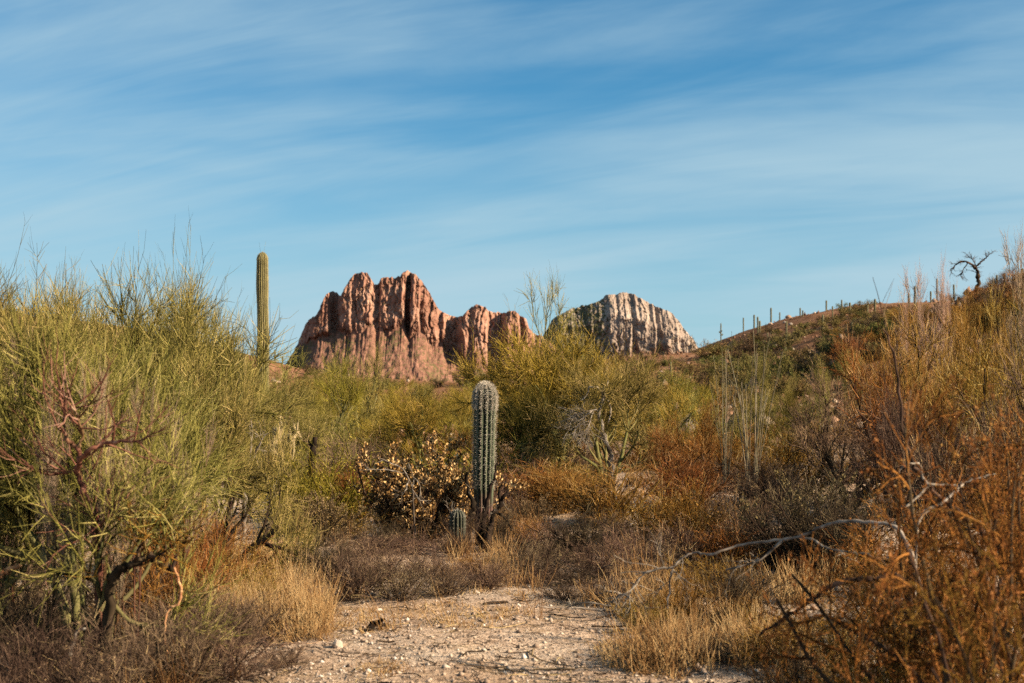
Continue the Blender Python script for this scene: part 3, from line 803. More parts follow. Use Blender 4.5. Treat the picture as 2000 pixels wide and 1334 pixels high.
def saguaro_spines(H, nr, info, spacing, nsp, L, rad, seed, lo=0.0):
    rng = np.random.default_rng(seed)
    zz, prof, wob = info
    zs = []
    # walk up the rib by arc length
    s = np.concatenate([[0], np.cumsum(np.hypot(np.diff(zz), np.diff(prof)))])
    m = int(s[-1] / spacing)
    ss = np.linspace(0, s[-1], m)
    z = np.interp(ss, s, zz); p = np.interp(ss, s, prof); w = np.interp(ss, s, wob)
    dz = np.gradient(z, ss); dp = np.gradient(p, ss)
    th = np.arange(nr) * 2 * np.pi / nr
    TH, I = np.meshgrid(th, np.arange(m)); TH = TH.ravel(); I = I.ravel()
    keep = z[I] > lo
    TH, I = TH[keep], I[keep]
    rad_ = np.stack([np.cos(TH), np.sin(TH), 0 * TH], 1)
    nrm = norm(rad_ * dz[I][:, None] + np.array([0, 0, 1.0]) * (-dp[I])[:, None])
    base = rad_ * p[I][:, None]; base[:, 0] += w[I]; base[:, 2] = z[I]
    b = np.repeat(base, nsp, 0); d = norm(np.repeat(nrm, nsp, 0) * 0.8 + rng.normal(0, 0.75, (len(base) * nsp, 3)))
    Ls = L * (0.5 + rng.random(len(b)))
    P = np.stack([b - d * 0.004, b + d * Ls[:, None]], 1)
    Rr = np.stack([np.full(len(b), rad), np.full(len(b), rad * 0.35)], 1)
    g = Geo(); tubes(g, P, Rr, 3, rng.random(len(b)))
    return g
def arm(g, z0, side, R, out, up, nr=10):
    """A curved saguaro arm that leaves the stem and turns up."""
    t = np.linspace(0, 1, 9)
    x = out * np.sin(np.minimum(t * 2, 1) * np.pi / 2)
    z = z0 + np.where(t < 0.35, 0, (t - 0.35) / 0.65) * up
    P = np.stack([x * math.cos(side), x * math.sin(side), z], -1)[None]
    Rr = np.full((1, 9), R); Rr[0, -1] = R * 0.35; Rr[0, 0] = R * 0.8
    tubes(g, P, Rr, nr, 0.4)
# tall one behind the green trees
V, Q, ti, info = saguaro_body(6.5, 0.190, 17, 46, 8, 0.24, 0.10, 5, taper=1.18, dome=1.3)
pr = Proto(); g = Geo(); g.add(V, Q=Q, tint=ti); pr.part('stem', g.mesh('stem', M['saguaro']))
pr.part('spines', saguaro_spines(6.5, 17, info, 0.06, 3, 0.03, 0.0022, 9).mesh('spines', M['spine_tan']), 'stuff')
x = (515 - 1000) / F * 46; zg = hz(x, 46)
ztop = EYE + (HY - 493) / F * 46
spawn(pr, 'saguaro_cactus', (x, 46, zg), 0.3, (1, 1, (ztop - zg) / 6.5), 'tall armless saguaro column rising above the green trees against the sky', 'saguaro cactus', tilt=(0, math.radians(-0.4)))
# young one in the middle, with its bristly white head
V, Q, ti, info = saguaro_body(1.80, 0.119, 13, 40, 8, 0.30, 0.06, 3, taper=0.80, dome=1.15)
pr = Proto(); g = Geo(); g.add(V, Q=Q, tint=ti); pr.part('stem', g.mesh('stem', M['saguaro_young']))
pr.part('spines', saguaro_spines(1.8, 13, info, 0.022, 7, 0.028, 0.0011, 4, lo=0.62).mesh('spines', M['spine_white']), 'stuff')
gg = saguaro_spines(1.8, 13, info, 0.010, 9, 0.034, 0.0015, 6, lo=1.52); pr.part('spine_crown', gg.mesh('spine_crown', M['spine_white']), 'stuff')
YC = 15.8
x = (944 - 1000) / F * YC; zg = hz(x, YC)
ztop = EYE + (HY - 750) / F * YC
spawn(pr, 'saguaro_cactus', (x, YC, zg), 0.1, (1, 1, (ztop - zg) / 1.80), 'young ribbed saguaro with a white bristly top and reddish scarred base', 'saguaro cactus', tilt=(0, math.radians(0.6)))
# small dark one at its foot
V, Q, ti, info = saguaro_body(0.50, 0.085, 13, 14, 8, 0.28, 0.06, 13, taper=0.8, dome=1.0)
pr = Proto(); g = Geo(); g.add(V, Q=Q, tint=ti); pr.part('stem', g.mesh('stem', M['saguaro_dark']))
pr.part('spines', saguaro_spines(0.5, 13, info, 0.035, 4, 0.018, 0.0008, 14, lo=0.3).mesh('spines', M['spine_white']), 'stuff')
x = (893 - 1000) / F * 14.6
spawn(pr, 'saguaro_cactus', (x, 14.6, hz(x, 14.6) - 0.02), 0.4, 1.0, 'small dark knee-high saguaro standing low beside the young ribbed one', 'saguaro cactus')
# the far ones on the ridges
def far_saguaro(seed, arms):
    V, Q, ti, info = saguaro_body(4.0, 0.21, 9, 12, 4, 0.16, 0.08, seed, taper=0.9, dome=1.2)
    pr = Proto(); g = Geo(); g.add(V, Q=Q, tint=ti); pr.part('stem', g.mesh('stem', M['saguaro_far']))
    for (z0, side, out, up) in arms:
        g = Geo(); arm(g, z0, side, 0.15, out, up); pr.part('arm', g.mesh('arm', M['saguaro_far']))
    return pr
FS = [far_saguaro(1, []), far_saguaro(2, []), far_saguaro(3, [(2.0, 0.1, 0.55, 0.9), (1.5, 3.0, 0.6, 0.8), (2.3, 2.2, 0.4, 0.5)])]
ridge = [(1408, 631, 668, 2), (1452, 620, 648, 0), (1473, 614, 642, 0), (1480, 618, 662, 1), (1484, 628, 652, 0), (1506, 598, 630, 0), (1523, 609, 627, 1),
         (1563, 601, 618, 0), (1568, 612, 619, 1), (1614, 587, 608, 0), (1626, 598, 626, 1), (1644, 584, 623, 0), (1660, 590, 618, 0), (1607, 616, 662, 1),
         (1709, 584, 608, 0), (1694, 604, 612, 1), (1775, 572, 602, 1), (1787, 559, 600, 0), (1830, 538, 584, 0), (1818, 568, 592, 1), (1863, 523, 555, 0), (1947, 538, 562, 1),
         (1962, 525, 553, 0), (1997, 526, 548, 0), (1536, 628, 672, 1), (1654, 631, 660, 0), (1663, 628, 668, 1), (1499, 649, 666, 0),
         (1534, 676, 705, 0), (1521, 735, 757, 1), (1310, 706, 742, 1), (1585, 725, 752, 0)]
ORD = 'first second third fourth fifth sixth seventh eighth ninth tenth eleventh twelfth thirteenth'.split()
def ridge_place(px, b_):
    c = float(np.interp(px, _cp[:, 0], _cp[:, 1]))
    if px < 1720 and b_ > c + 20: return 'on the open reddish slope'
    if px < 1600: return 'on the skyline of the ridge\'s left half'
    if px < 1720: return 'on the skyline at the ridge\'s flat top'
    return 'on the skyline among the pale bare trees'
count_ = {}
for i, (px, t_, b_, k) in enumerate(sorted(ridge)):
    X, Y, Z = hit(px, b_)
    Hh = max(1.2, (b_ - t_) / F * Y)
    w_ = ridge_place(px, b_); n_ = count_.get(w_, 0); count_[w_] = n_ + 1
    lab = 'far saguaro with stubby arms at the left foot of the reddish ridge' if i == [r[0] for r in sorted(ridge)].index(1408) else f'distant thin saguaro {w_}, {ORD[n_]} from its left'
    spawn(FS[k], 'saguaro_cactus', (X, Y, Z - 0.1), RZ.random() * 6, ((0.55 + 0.35 * RZ.random()) if Y > 200 else 0.45,) * 2 + (Hh / 4.0,), lab, 'saguaro cactus', 'distant saguaros along the reddish ridge')
for i, (px, t_, b_, k) in enumerate([(446, 643, 682, 2), (537, 678, 702, 0), (380, 648, 676, 0), (433, 668, 684, 1), (552, 690, 706, 1)]):
    X, Y, Z = hit(px, b_)
    spawn(FS[k], 'saguaro_cactus', (X, Y, Z - 0.1), RZ.random() * 6, (0.85, 0.85, max(1.2, (b_ - t_) / F * Y) / 4.0),
          'branched far saguaro on the green slope beside the tall saguaro' if i == 0 else f'tiny far saguaro {("", "right beside the tall one", "on the green slope among bare twigs", "on the green slope next to the branched one", "well right of the tall one")[i]}', 'saguaro cactus',
          None if i == 0 else 'tiny saguaros on the green slope')

# ------------------------------------------------------------------ palo verdes, nearest first
T_ = 'palo verde tree'
def pv(px, Y, top, label, k=0, width=None, mat=None, group=None, rz=None, bark=None):
    mats = {}
    if mat: mats['crown'] = mat
    if bark: mats['trunk'] = bark; mats['limb'] = bark
    return plant(PV[k], 'palo_verde_tree', px, Y, top, label, T_, group, width, mats or None, rz=rz)
def pm(px, Y, top, label, k=0, width=None, mat=None, group=None, name='palo_verde_tree', cat=T_, bark=None):
    mats = {}
    if mat: mats['crown'] = mat
    if bark: mats['trunk'] = bark
    return plant(PM[k], name, px, Y, top, label, cat, group, width, mats or None)
pv(175, 8.4, 590, 'nearest palo verde with thick smooth green trunks at the left edge of the wash', 1, 640, rz=1.0)
pv(20, 11.0, 560, 'feathery palo verde at the left edge behind the thick green trunks', 0, 520)
pv(290, 13.0, 500, 'tall airy palo verde whose bare tips reach highest into the sky', 2, 420)
pv(110, 15.0, 540, 'full green palo verde rising behind the reddish dead snag', 0, 480, bark='bark_dark')
pv(400, 17.0, 540, 'palo verde with dark limbs leaning towards the tall saguaro', 1, 330, bark='bark_dark')
pv(430, 12.6, 690, 'drooping palo verde over the rusty sprays right of the peeled branch', 0, 330, bark='bark_dark')
pv(250, 10.6, 640, 'dark limbed palo verde directly behind the nearest one', 2, 420, bark='bark_dark')
pv(-30, 8.8, 690, 'palo verde leaning in from beyond the left edge', 2, 380)
pv(520, 24.0, 720, 'low dense palo verde hiding the foot of the tall saguaro', 0, 300)
pv(-60, 17.0, 520, 'palo verde half cut off at the far left with wispy top', 2, 380)
pm(30, 24.0, 560, 'green palo verde thicket tree on the left before the slope', 0, group=None)
pm(230, 26.0, 600, 'rounded green palo verde filling the gap behind the tall airy one', 1)
pm(350, 30.0, 640, 'green palo verde low behind the dark limbed one', 3)
pm(470, 34.0, 690, 'palo verde just left of the tall saguaro, farther back', 1)
# middle row
pm(585, 30.0, 735, 'olive palo verde just right of the tall saguaro', 3, 190, 'verde')
pm(640, 40.0, 695, 'yellow green palo verde in front of the red talus slope', 0, 170, 'verde_yellow')
pm(700, 44.0, 672, 'thin grey topped palo verde standing against the red cliff', 2, 130, 'verde')
pm(752, 34.0, 760, 'small yellow green palo verde below the red cliff', 1, 150, 'verde_yellow')
pm(815, 26.0, 748, 'yellow palo verde with slender yellow forked trunk behind the golden shrub', 2, 190, 'verde_yellow')
pm(880, 33.0, 775, 'bright yellow green palo verde just left of the young saguaro', 1, 170, 'verde_yellow')
pm(905, 46.0, 750, 'hazy yellow palo verde far behind the young saguaro', 3, 160, 'verde_yellow')
pm(660, 25.0, 800, 'low olive palo verde beside the rust coloured bush', 1, 200, 'verde')
pv(1015, 22.0, 745, 'dark green palo verde standing behind the right of the young saguaro', 1, 230, 'verde_dark')
pv(1090, 26.5, 635, 'large palo verde with bare wispy top before the grey mountain', 2, 330, 'verde_yellow')
pv(1180, 21.5, 690, 'gnarled palo verde with twisted dark yellow trunks in the centre right', 0, 330, 'verde')
pm(1265, 31.0, 715, 'yellow green palo verde between the gnarled one and the rusty bush', 3, 230, 'verde_yellow')
pm(1345, 36.0, 720, 'olive palo verde before the low brown ridge', 0, 200, 'verde')
pm(1130, 36.0, 690, 'palo verde behind the gnarled one with airy greenish crown', 0, 210, 'verde')
pm(1440, 32.0, 800, 'low green palo verde around the ocotillo wands', 1, 200, 'verde')
pm(1530, 38.0, 760, 'olive green palo verde at the foot of the reddish hill', 3, 170, 'verde_dark')
rs = np.random.default_rng(5)
def zone(px):
    for lim, p in ((560, 'near the tall saguaro'), (640, 'below the red mountain\'s left flank'), (760, 'below the red mountain\'s left tower'), (860, 'below the red mountain\'s right tower'), (930, 'left of the young saguaro'),
                   (1050, 'right of the young saguaro'), (1200, 'around the gnarled palo verde'), (1300, 'below the grey mountain'), (1400, 'left of the ocotillos'), (1520, 'around the ocotillos'), (1700, 'at the foot of the right hill')):
        if px <= lim: return p
    return 'in the right hand thicket'
for i in range(46):
    Y = rs.uniform(48, 120); px = rs.uniform(420, 1420)
    Hh = rs.uniform(1.5, 2.5)
    x = (px - 1000) / F * Y
    spawn(PM[i % 4], 'palo_verde_tree', (x, Y, hz(x, Y)), rs.random() * 6.28, Hh / PM[i % 4].h * np.array([1.15, 1.15, 1]),
          f"{('yellow', 'green', 'ochre')[(c := int(rs.integers(0, 3)))]} palo verde in the {'nearer' if Y < 78 else 'farther'} thicket {zone(px)}", T_, 'palo verdes in the far thicket',
          {'crown': ('verde_yellow', 'verde', 'ochre')[c]})

for a in ((1482, 78.0, 690, 'round green palo verde on the red hillside above the ocotillos', 3, 75), (1535, 66.0, 728, 'green palo verde low on the red hillside right of the ocotillos', 1, 90),
          (1600, 74.0, 700, 'dark green palo verde midway up the red hillside', 0, 70), (1655, 70.0, 668, 'green palo verde on the red hillside near the rusty thicket', 3, 75),
          (1500, 52.0, 770, 'spreading palo verde at the bottom of the red hillside', 0, 110), (1420, 60.0, 735, 'palo verde at the left bottom of the red hillside', 1, 100),
          (1590, 50.0, 765, 'olive palo verde behind the rusty tree by the ocotillos', 3, 110)):
    pm(*a[:4], a[4], a[5], 'verde')
# rusty and ochre trees on the right
R_ = 'dry tree'
def rt_(px, Y, top, label, k=0, width=None, mat='rust', group=None):
    return pm(px, Y, top, label, k, width, mat, group, 'dry_tree', R_, 'bark_dark')
rt_(1375, 23.0, 765, 'rusty orange tree between the gnarled palo verde and the ocotillos', 1, 240)
rt_(1310, 20.0, 830, 'low rusty bush in front of the gnarled palo verde', 3, 170)
rt_(1585, 23.0, 815, 'rusty tree just right of the ocotillo wands', 3, 230)
rt_(1660, 20.5, 725, 'dense grey brown tree at the foot of the right hill', 0, 280, 'dry')
rt_(1745, 19.0, 660, 'tall rust brown tree right of centre on the bank', 1, 330)
rt_(1850, 22.0, 605, 'ochre twiggy tree high on the right bank', 0, 330, 'ochre')
rt_(1945, 18.0, 640, 'ochre twiggy tree at the right behind the leafy brown bush', 2, 330, 'ochre')
rt_(2030, 20.0, 555, 'ochre tree cut off by the right edge', 0, 340, 'ochre')
rt_(1720, 30.0, 680, 'ochre tree behind the tall rust brown one', 3, 260, 'ochre')
rt_(1800, 34.0, 635, 'ochre brown tree near the crest of the right bank', 1, 260, 'ochre')
rt_(1900, 40.0, 580, 'brown tree just under the gnarled dark silhouette tree', 3, 220, 'ochre')
rt_(1960, 13.0, 700, 'brown twiggy bush in the lower right thicket', 1, 420, 'dry')
rt_(1770, 14.5, 760, 'dark bush in the thicket right of the blackish shrub', 3, 330, 'dark_dry')
rt_(1990, 46.0, 562, 'ochre bush on the crest at the right edge', 1, 200, 'ochre')
bk = np.random.default_rng(31)
for i in range(54):
    px = bk.uniform(1640, 2060)
    cr0 = float(np.interp(px, [1640, 1700, 1760, 2000, 2060], [650, 606, 604, 556, 550]))
    X, Y, Z = hit(px, bk.uniform(cr0 + 2, cr0 + 85))
    if Y < 30: continue
    Hh = bk.uniform(1.2, 2.2); c = int(bk.integers(0, 4)); k = int(bk.integers(0, 4))
    spawn(PM[k], 'dry_tree', (X, Y, Z - 0.1), bk.random() * 6.28, (Hh / PM[k].h * 1.3, Hh / PM[k].h * 1.3, Hh / PM[k].h),
          f"{('rusty', 'ochre', 'brown', 'rusty')[c]} {'big' if Hh > 1.7 else 'small'} brush tree {'near the crest of' if Y > 100 else 'low on'} the right bank", R_, 'brush trees on the right bank',
          {'crown': ('rust', 'ochre', 'dry', 'rust')[c], 'trunk': 'bark_dark'})
plant(BT[0], 'bare_tree', 1085, 27.0, 532, 'bare wispy grey green tree reaching into the sky before the grey mountain', 'bare tree', None, 150, {'crown': 'verde'})
for a in ((0, 205, 7.9, 700, 'bare tan twigs rising in front of the nearest palo verde', 120), (1, 95, 8.0, 730, 'bare reddish twigs left of the reddish dead snag', 110), (0, 262, 8.4, 740, 'bare tan twigs right of the reddish dead snag', 110),
          (1, 340, 9.6, 770, 'bare brown twigs above the peeled hanging branch', 120), (0, 20, 9.0, 640, 'tall bare tan twigs at the left edge', 110)):
    plant(BT[a[0]], 'bare_sapling', a[1], a[2], a[3], a[4], 'bare sapling', None, a[5], {'trunk': 'red_wood', 'crown': 'pale_bare'})
plant(BT[0], 'bare_tree', 1800, 42.0, 520, 'pale pinkish bare tree with upright twigs on the right skyline, left one', 'bare tree', None, 90)
plant(BT[1], 'bare_tree', 1845, 44.0, 500, 'pale bare tree with upright twigs beside the gnarled dark tree', 'bare tree', None, 80)
plant(BT[0], 'bare_tree', 2000, 32.0, 452, 'tall bare grey tree at the right edge of the skyline', 'bare tree', None, 120)
plant(BT[1], 'bare_tree', 1765, 46.0, 555, 'short pale bare tree where the rusty thicket meets the ridge', 'bare tree', None, 60)

# ------------------------------------------------------------------ shrubs around the wash
def ds(px, Y, top, label, k=0, width=None, mat='dry', group=None, name='dry_shrub', cat='shrub'):
    return plant(DS[k], name, px, Y, top, label, cat, group, width, {'stems': mat, 'twigs': mat})
plant(LS[0], 'leafy_shrub', 820, 16.2, 856, 'big rounded shrub with golden oval leaves left of the young saguaro', 'shrub', None, 240, {'leaves': 'gold_leaf'})
plant(LS[1], 'leafy_shrub', 905, 16.9, 905, 'smaller golden leaved shrub squeezed against the young saguaro', 'shrub', None, 110, {'leaves': 'gold_leaf'})
plant(LS[1], 'leafy_shrub', 622, 14.6, 955, 'dull brown leaved shrub at the left of the golden shrub', 'shrub', None, 170, {'leaves': 'dull_leaf'})
plant(LS[1], 'leafy_shrub', 1040, 17.2, 965, 'dull dark leaved shrub right of the young saguaro', 'shrub', None, 110, {'leaves': 'dull_leaf'})
plant(LS[1], 'leafy_shrub', 1590, 13.2, 925, 'dark leafless looking dense shrub below the ocotillos', 'shrub', None, 250, {'leaves': 'dull_leaf'})
ds(1560, 12.8, 950, 'dark thicket of upright twigs below the ocotillos', 2, 220, 'dark_dry')
ds(1640, 12.4, 930, 'blackish upright twig shrub beside the grey bare branch', 2, 190, 'dark_dry')
ds(690, 22.0, 835, 'grey brown twiggy bush behind the golden shrub', 1, 190, 'dry')
ds(700, 18.5, 905, 'rust red low brush left of the golden shrub', 2, 150, 'rust')
ds(650, 19.5, 900, 'rust red brush beside the burnt post', 0, 120, 'rust')
ds(735, 12.0, 1050, 'purplish brown brittle shrub at the near edge of the wash', 1, 170, 'dry')
ds(835, 12.3, 1062, 'purplish brittle shrub in front of the golden shrub', 0, 150, 'dry')
ds(1010, 12.4, 1050, 'thin brown shrub right below the young saguaro', 0, 130, 'dry')
ds(1130, 14.0, 985, 'dark brown upright shrub right of the young saguaro', 2, 130, 'dark_dry')
ds(1080, 14.4, 1010, 'tangled brown shrub next to the dark upright one', 1, 140, 'dry')
ds(1180, 17.5, 900, 'reddish brown brush under the gnarled palo verde', 2, 190, 'ochre')
ds(1095, 18.5, 905, 'tan brush right behind the dull dark shrub', 2, 170, 'ochre')
ds(1260, 16.0, 950, 'tangled rusty brush before the pale dirt mound', 0, 200, 'rust')
ds(1350, 15.0, 930, 'tall dark twigged rusty shrub left of the ocotillos', 3, 200, 'rust')
ds(1440, 15.6, 955, 'dry brown shrub at the feet of the ocotillos', 1, 170, 'dry')
ds(1290, 12.0, 1060, 'sparse brown shrub behind the grey bare branch', 0, 190, 'dry')
ds(1400, 11.0, 1080, 'brown twiggy shrub under the grey bare branch', 1, 190, 'rust')
ds(1225, 13.2, 1030, 'open twiggy shrub in the pale dirt', 0, 140, 'dry')
ds(370, 9.0, 1130, 'purple grey dry shrub at the left of the wash', 1, 280, 'dry')
ds(480, 9.2, 1170, 'dark spiky dry shrub bordering the wash on its left', 0, 190, 'dark_dry')
ds(270, 8.0, 1190, 'grey dry twigs heaped by the green trunks', 1, 260, 'dry')
ds(60, 8.0, 1080, 'dark dry shrub in the lower left corner', 3, 300, 'dark_dry')
ds(30, 9.4, 1010, 'brown shrub behind the lower left corner', 0, 260, 'dry')
ds(400, 12.0, 1010, 'rusty spray of twigs under the green trees', 0, 260, 'rust')
ds(460, 11.2, 1060, 'orange lit spray of low twigs beside the straw grass', 3, 210, 'ochre')
ds(330, 10.4, 1000, 'brown twigs crowding the base of the tall airy palo verde', 1, 220, 'rust')
ds(560, 19.0, 930, 'olive brush right of the grey dead trunk', 2, 150, 'verde_yellow')
ds(1480, 9.6, 1150, 'low straw coloured shrub before the grey bare branch', 0, 190, 'ochre')
ds(1330, 8.6, 1215, 'small brittle shrub by the bleached fallen wood', 0, 140, 'dry')
ds(1640, 8.0, 1170, 'open rusty shrub around the round tan stone', 3, 260, 'rust')
ds(1560, 7.2, 1250, 'dark blurred dry twigs low at the right of the wash', 0, 240, 'dark_dry')
ds(1860, 7.6, 1150, 'dark blurred twigs in the lower right corner', 1, 330, 'dark_dry')
ds(1700, 6.6, 1220, 'dark brown blurred shrub along the lower right', 3, 280, 'rust')
ds(560, 8.2, 1255, 'tiny dry shrub at the left side of the wash', 0, 110, 'dry')
ds(1055, 12.3, 1105, 'flattened grey brush at the back of the wash', 0, 170, 'dry')
ds(930, 12.9, 1085, 'straw coloured brush in front of the young saguaro', 2, 110, 'ochre')
ds(1740, 11.0, 1000, 'rusty brown shrub behind the leafy right bush', 3, 250, 'rust')
ds(1500, 19.0, 880, 'brown brush right of the ocotillos', 1, 200, 'dry')
for a in ((690, 10.9, 1062, 'purplish grey shrub at the near left corner of the brush', 1, 150, 'dry'), (780, 10.9, 1080, 'low purplish shrub facing the wash below the golden shrub', 3, 160, 'dry'),
          (870, 11.2, 1085, 'low straw and grey brush facing the wash', 1, 130, 'dry'), (640, 12.0, 1040, 'dark dry shrub under the dull brown leaved one', 2, 120, 'dark_dry'),
          (950, 11.6, 1085, 'dusky brush in front of the young saguaro, right one', 1, 130, 'dry'), (1000, 14.6, 1030, 'dark brown brush at the right foot of the young saguaro', 3, 120, 'dark_dry'),
          (1060, 12.6, 1050, 'purplish brush between the young saguaro and the dark upright shrub', 1, 140, 'dry'), (1165, 12.6, 1040, 'grey purplish brush just right of the dark upright shrub', 1, 140, 'dry'),
          (1130, 11.9, 1095, 'spread dark brush behind the fallen branches', 0, 150, 'dark_dry'), (1250, 14.4, 1020, 'grey brown brush at the front of the dirt mound', 3, 150, 'dry'),
          (1340, 13.4, 1010, 'purplish brown brush behind the bare branch tip', 1, 170, 'dry'), (1420, 12.9, 1020, 'rust brown brush above the grey bare branch', 2, 160, 'rust'),
          (1500, 13.6, 990, 'dark brown brush left of the dark thicket', 1, 160, 'dark_dry'), (1270, 10.8, 1110, 'dusky open brush above the bleached wood', 0, 150, 'dry'),
          (590, 16.8, 975, 'grey brown brush behind the dull brown leaved shrub', 1, 140, 'dry'), (540, 13.6, 1065, 'straw coloured bush right of the grey dead trunk', 2, 120, 'ochre'),
          (500, 10.4, 1120, 'low straw brush at the left side of the wash', 1, 150, 'ochre'), (420, 14.0, 985, 'ochre brush left of the grey dead trunk', 1, 150, 'ochre'),
          (350, 13.0, 1000, 'olive brown brush deep under the left trees', 3, 190, 'dry'), (1420, 8.4, 1230, 'dusky low shrub at the right side of the wash', 0, 150, 'dry'),
          (1760, 9.4, 1090, 'brown brush right of the round tan stone', 1, 220, 'dry'), (1110, 19.5, 890, 'ochre brush under the dark green palo verde', 1, 170, 'ochre'),
          (1040, 19.0, 900, 'reddish brush right behind the young saguaro', 2, 160, 'rust'), (1330, 18.5, 880, 'rusty brush left below the ocotillos', 1, 180, 'rust')):
    ds(*a)
plant(LS[1], 'leafy_shrub', 775, 16.0, 905, 'dull dark leaved shrub grown into the left of the golden one', 'shrub', None, 140, {'leaves': 'dull_leaf'})
ds(818, 16.0, 905, 'dark bare stems added to darken the inside of the golden leaved shrub', 1, 170, 'dark_dry')  # second dark shrub added in the same spot to deepen the shaded interior
ds(890, 14.1, 1035, 'blackish brush before the small dark saguaro', 2, 80, 'dark_dry')
for a in ((720, 13.8, 1035, 'grey brown brush between the golden shrub and the near purplish one', 1, 170, 'dry'), (800, 14.0, 1040, 'dusky brush at the front foot of the golden shrub', 3, 150, 'dry'),
          (760, 15.0, 1010, 'dark low brush at the left foot of the golden shrub', 0, 150, 'dark_dry'), (670, 15.5, 985, 'straw and rust brush left of the golden shrub', 2, 140, 'ochre'),
          (1200, 15.2, 1000, 'dusky upright brush left of the dirt mound', 2, 110, 'dry'), (1330, 15.8, 960, 'reddish brush right of the dirt mound', 2, 150, 'rust'),
          (1020, 15.6, 1000, 'tan dry brush behind the dark brown foot brush', 1, 130, 'ochre'), (330, 7.6, 1165, 'dusky purplish shrub beside the peeled hanging branch', 1, 300, 'dry'),
          (180, 7.2, 1230, 'brown dead twigs before the thick green trunks', 3, 260, 'dry'), (430, 7.8, 1215, 'grey brown spreading shrub at the lower left of the wash', 0, 260, 'dry'),
          (50, 7.2, 1190, 'dark tangled twigs nearest in the lower left corner', 1, 300, 'dark_dry'), (320, 9.4, 1085, 'rusty twigs under the crooked dead bough', 0, 240, 'rust')):
    ds(*a)
ds(903, 14.9, 985, 'dark dead stems crowding the small dark saguaro', 2, 70, 'dark_dry')
ds(975, 15.3, 985, 'dark dead stems right of the scarred saguaro base', 2, 80, 'dark_dry')
for a in ((560, 9.6, 1165, 'straw brush on the left edge of the wash', 2, 110, 'ochre'), (600, 10.4, 1135, 'dusky brush at the left back corner of the wash', 1, 130, 'dry'),
          (1180, 10.6, 1120, 'dusky spiky brush at the right back corner of the wash', 1, 140, 'dry'), (1260, 9.4, 1165, 'straw brush on the right edge of the wash', 3, 120, 'ochre'),
          (1330, 9.8, 1120, 'brown brush behind the bare branch drooping tip', 1, 150, 'rust'), (1100, 10.9, 1135, 'low dark brush before the fallen branches', 0, 130, 'dark_dry'),
          (1520, 8.3, 1190, 'rust brown brush under the dark slanting branch', 3, 190, 'rust'), (1440, 10.2, 1085, 'dark twiggy brush right under the bare branch', 2, 130, 'dark_dry'),
          (450, 8.6, 1150, 'tall dusky brush by the left side of the wash', 2, 150, 'dry'), (250, 9.8, 1050, 'dark brush behind the crooked dead bough', 1, 260, 'dark_dry'),
          (120, 8.8, 1120, 'dark brush around the thick green trunks', 0, 220, 'dark_dry')):
    ds(*a)
# filler brush between the named shrubs and the trees
for i in range(54):
    Y = rs.uniform(17.5, 36); px = rs.uniform(520, 2050)
    x = (px - 1000) / F * Y
    if abs(x - 1.6) < 1.3 and abs(Y - 20) < 1.8: continue
    Hh = rs.uniform(0.5, 1.1)
    k = int(rs.integers(0, 4))
    mt = ('rust', 'dry', 'ochre', 'dry', 'rust')[rs.integers(0, 5)] if px > 1000 else ('dry', 'ochre', 'verde_yellow', 'rust')[rs.integers(0, 4)]
    spawn(DS[k], 'dry_shrub', (x, Y, hz(x, Y)), rs.random() * 6.28, (Hh / DS[k].h * 1.2, Hh / DS[k].h * 1.2, Hh / DS[k].h),
          f"low {dict(rust='rust red', dry='grey brown', ochre='ochre', verde_yellow='olive')[mt]} brush, {'nearer' if Y < 25 else 'farther'} one {zone(px)}", 'shrub', 'dry brush in the thicket', {'stems': mt, 'twigs': mt})
# the leafy brown bushes close by on the right
def cr(px, Y, top, label, k, width, rz):
    return plant(CR[k], 'creosote_bush', px, Y, top, label, 'bush', None, width, None, rz=rz)
cr(1930, 5.4, 690, 'big blurred brown leaved bush close by at the right', 0, 760, 0.4)
cr(2060, 6.2, 640, 'tall brown leaved bush cut off by the right edge', 1, 700, 2.1)
cr(1790, 6.8, 930, 'brown leaved bush with crooked dark stems left of the big one', 1, 520, 3.9)
cr(1960, 9.0, 780, 'rusty leaved bush behind the big blurred one', 0, 520, 5.0)
cr(2040, 4.4, 1010, 'low blurred bush nearest in the lower right corner', 1, 620, 1.0)

# ------------------------------------------------------------------ ocotillos
def ocotillo(seed, n, L):
    rng = np.random.default_rng(seed)
    pr = Proto()
    P0, R0 = stems(rng, n, 0.12, 2, 17, L, 0.30, 12, 0.045, 0.01, 0.016, 0.007)
    P1, R1 = children(rng, P0, R0, 1.0, 0.45, 0.8, 24, 8, 0.7, 0.4, 7, 0.06, 0.05, 0.75, 0.5)
    for k in range(len(P0)):
        g = Geo(); tubes(g, P0[k:k + 1], R0[k:k + 1], 6, rt(rng, 1, 0.2, 1.0)); pr.part('wand', g.mesh('wand', M['wand']))
    for k in range(len(P1)):
        g = Geo(); tubes(g, P1[k:k + 1], R1[k:k + 1], 5, rt(rng, 1, 0.2, 1.0)); pr.part('wand', g.mesh('wand', M['wand']))
    C, D = sample_on(rng, P0, n * 90, 0.1, 1)
    g = Geo(); q = norm(D * 0.2 + rng.normal(0, 1, D.shape))
    tubes(g, np.stack([C, C + q * 0.03], 1), np.full((len(C), 2), 0.0014), 3, rng.random(len(C)))
    pr.part('thorns', g.mesh('thorns', M['wand']), 'stuff')
    return pr.size()
OC = [ocotillo(91, 15, 2.2), ocotillo(92, 13, 2.3)]
plant(OC[0], 'ocotillo', 1468, 20.0, 655, 'ocotillo with a dense fan of pale upright wands, right one of the pair', 'ocotillo', None, 85)
plant(OC[1], 'ocotillo', 1418, 20.8, 660, 'ocotillo with few crooked pale wands, left one of the pair', 'ocotillo', None, 60)

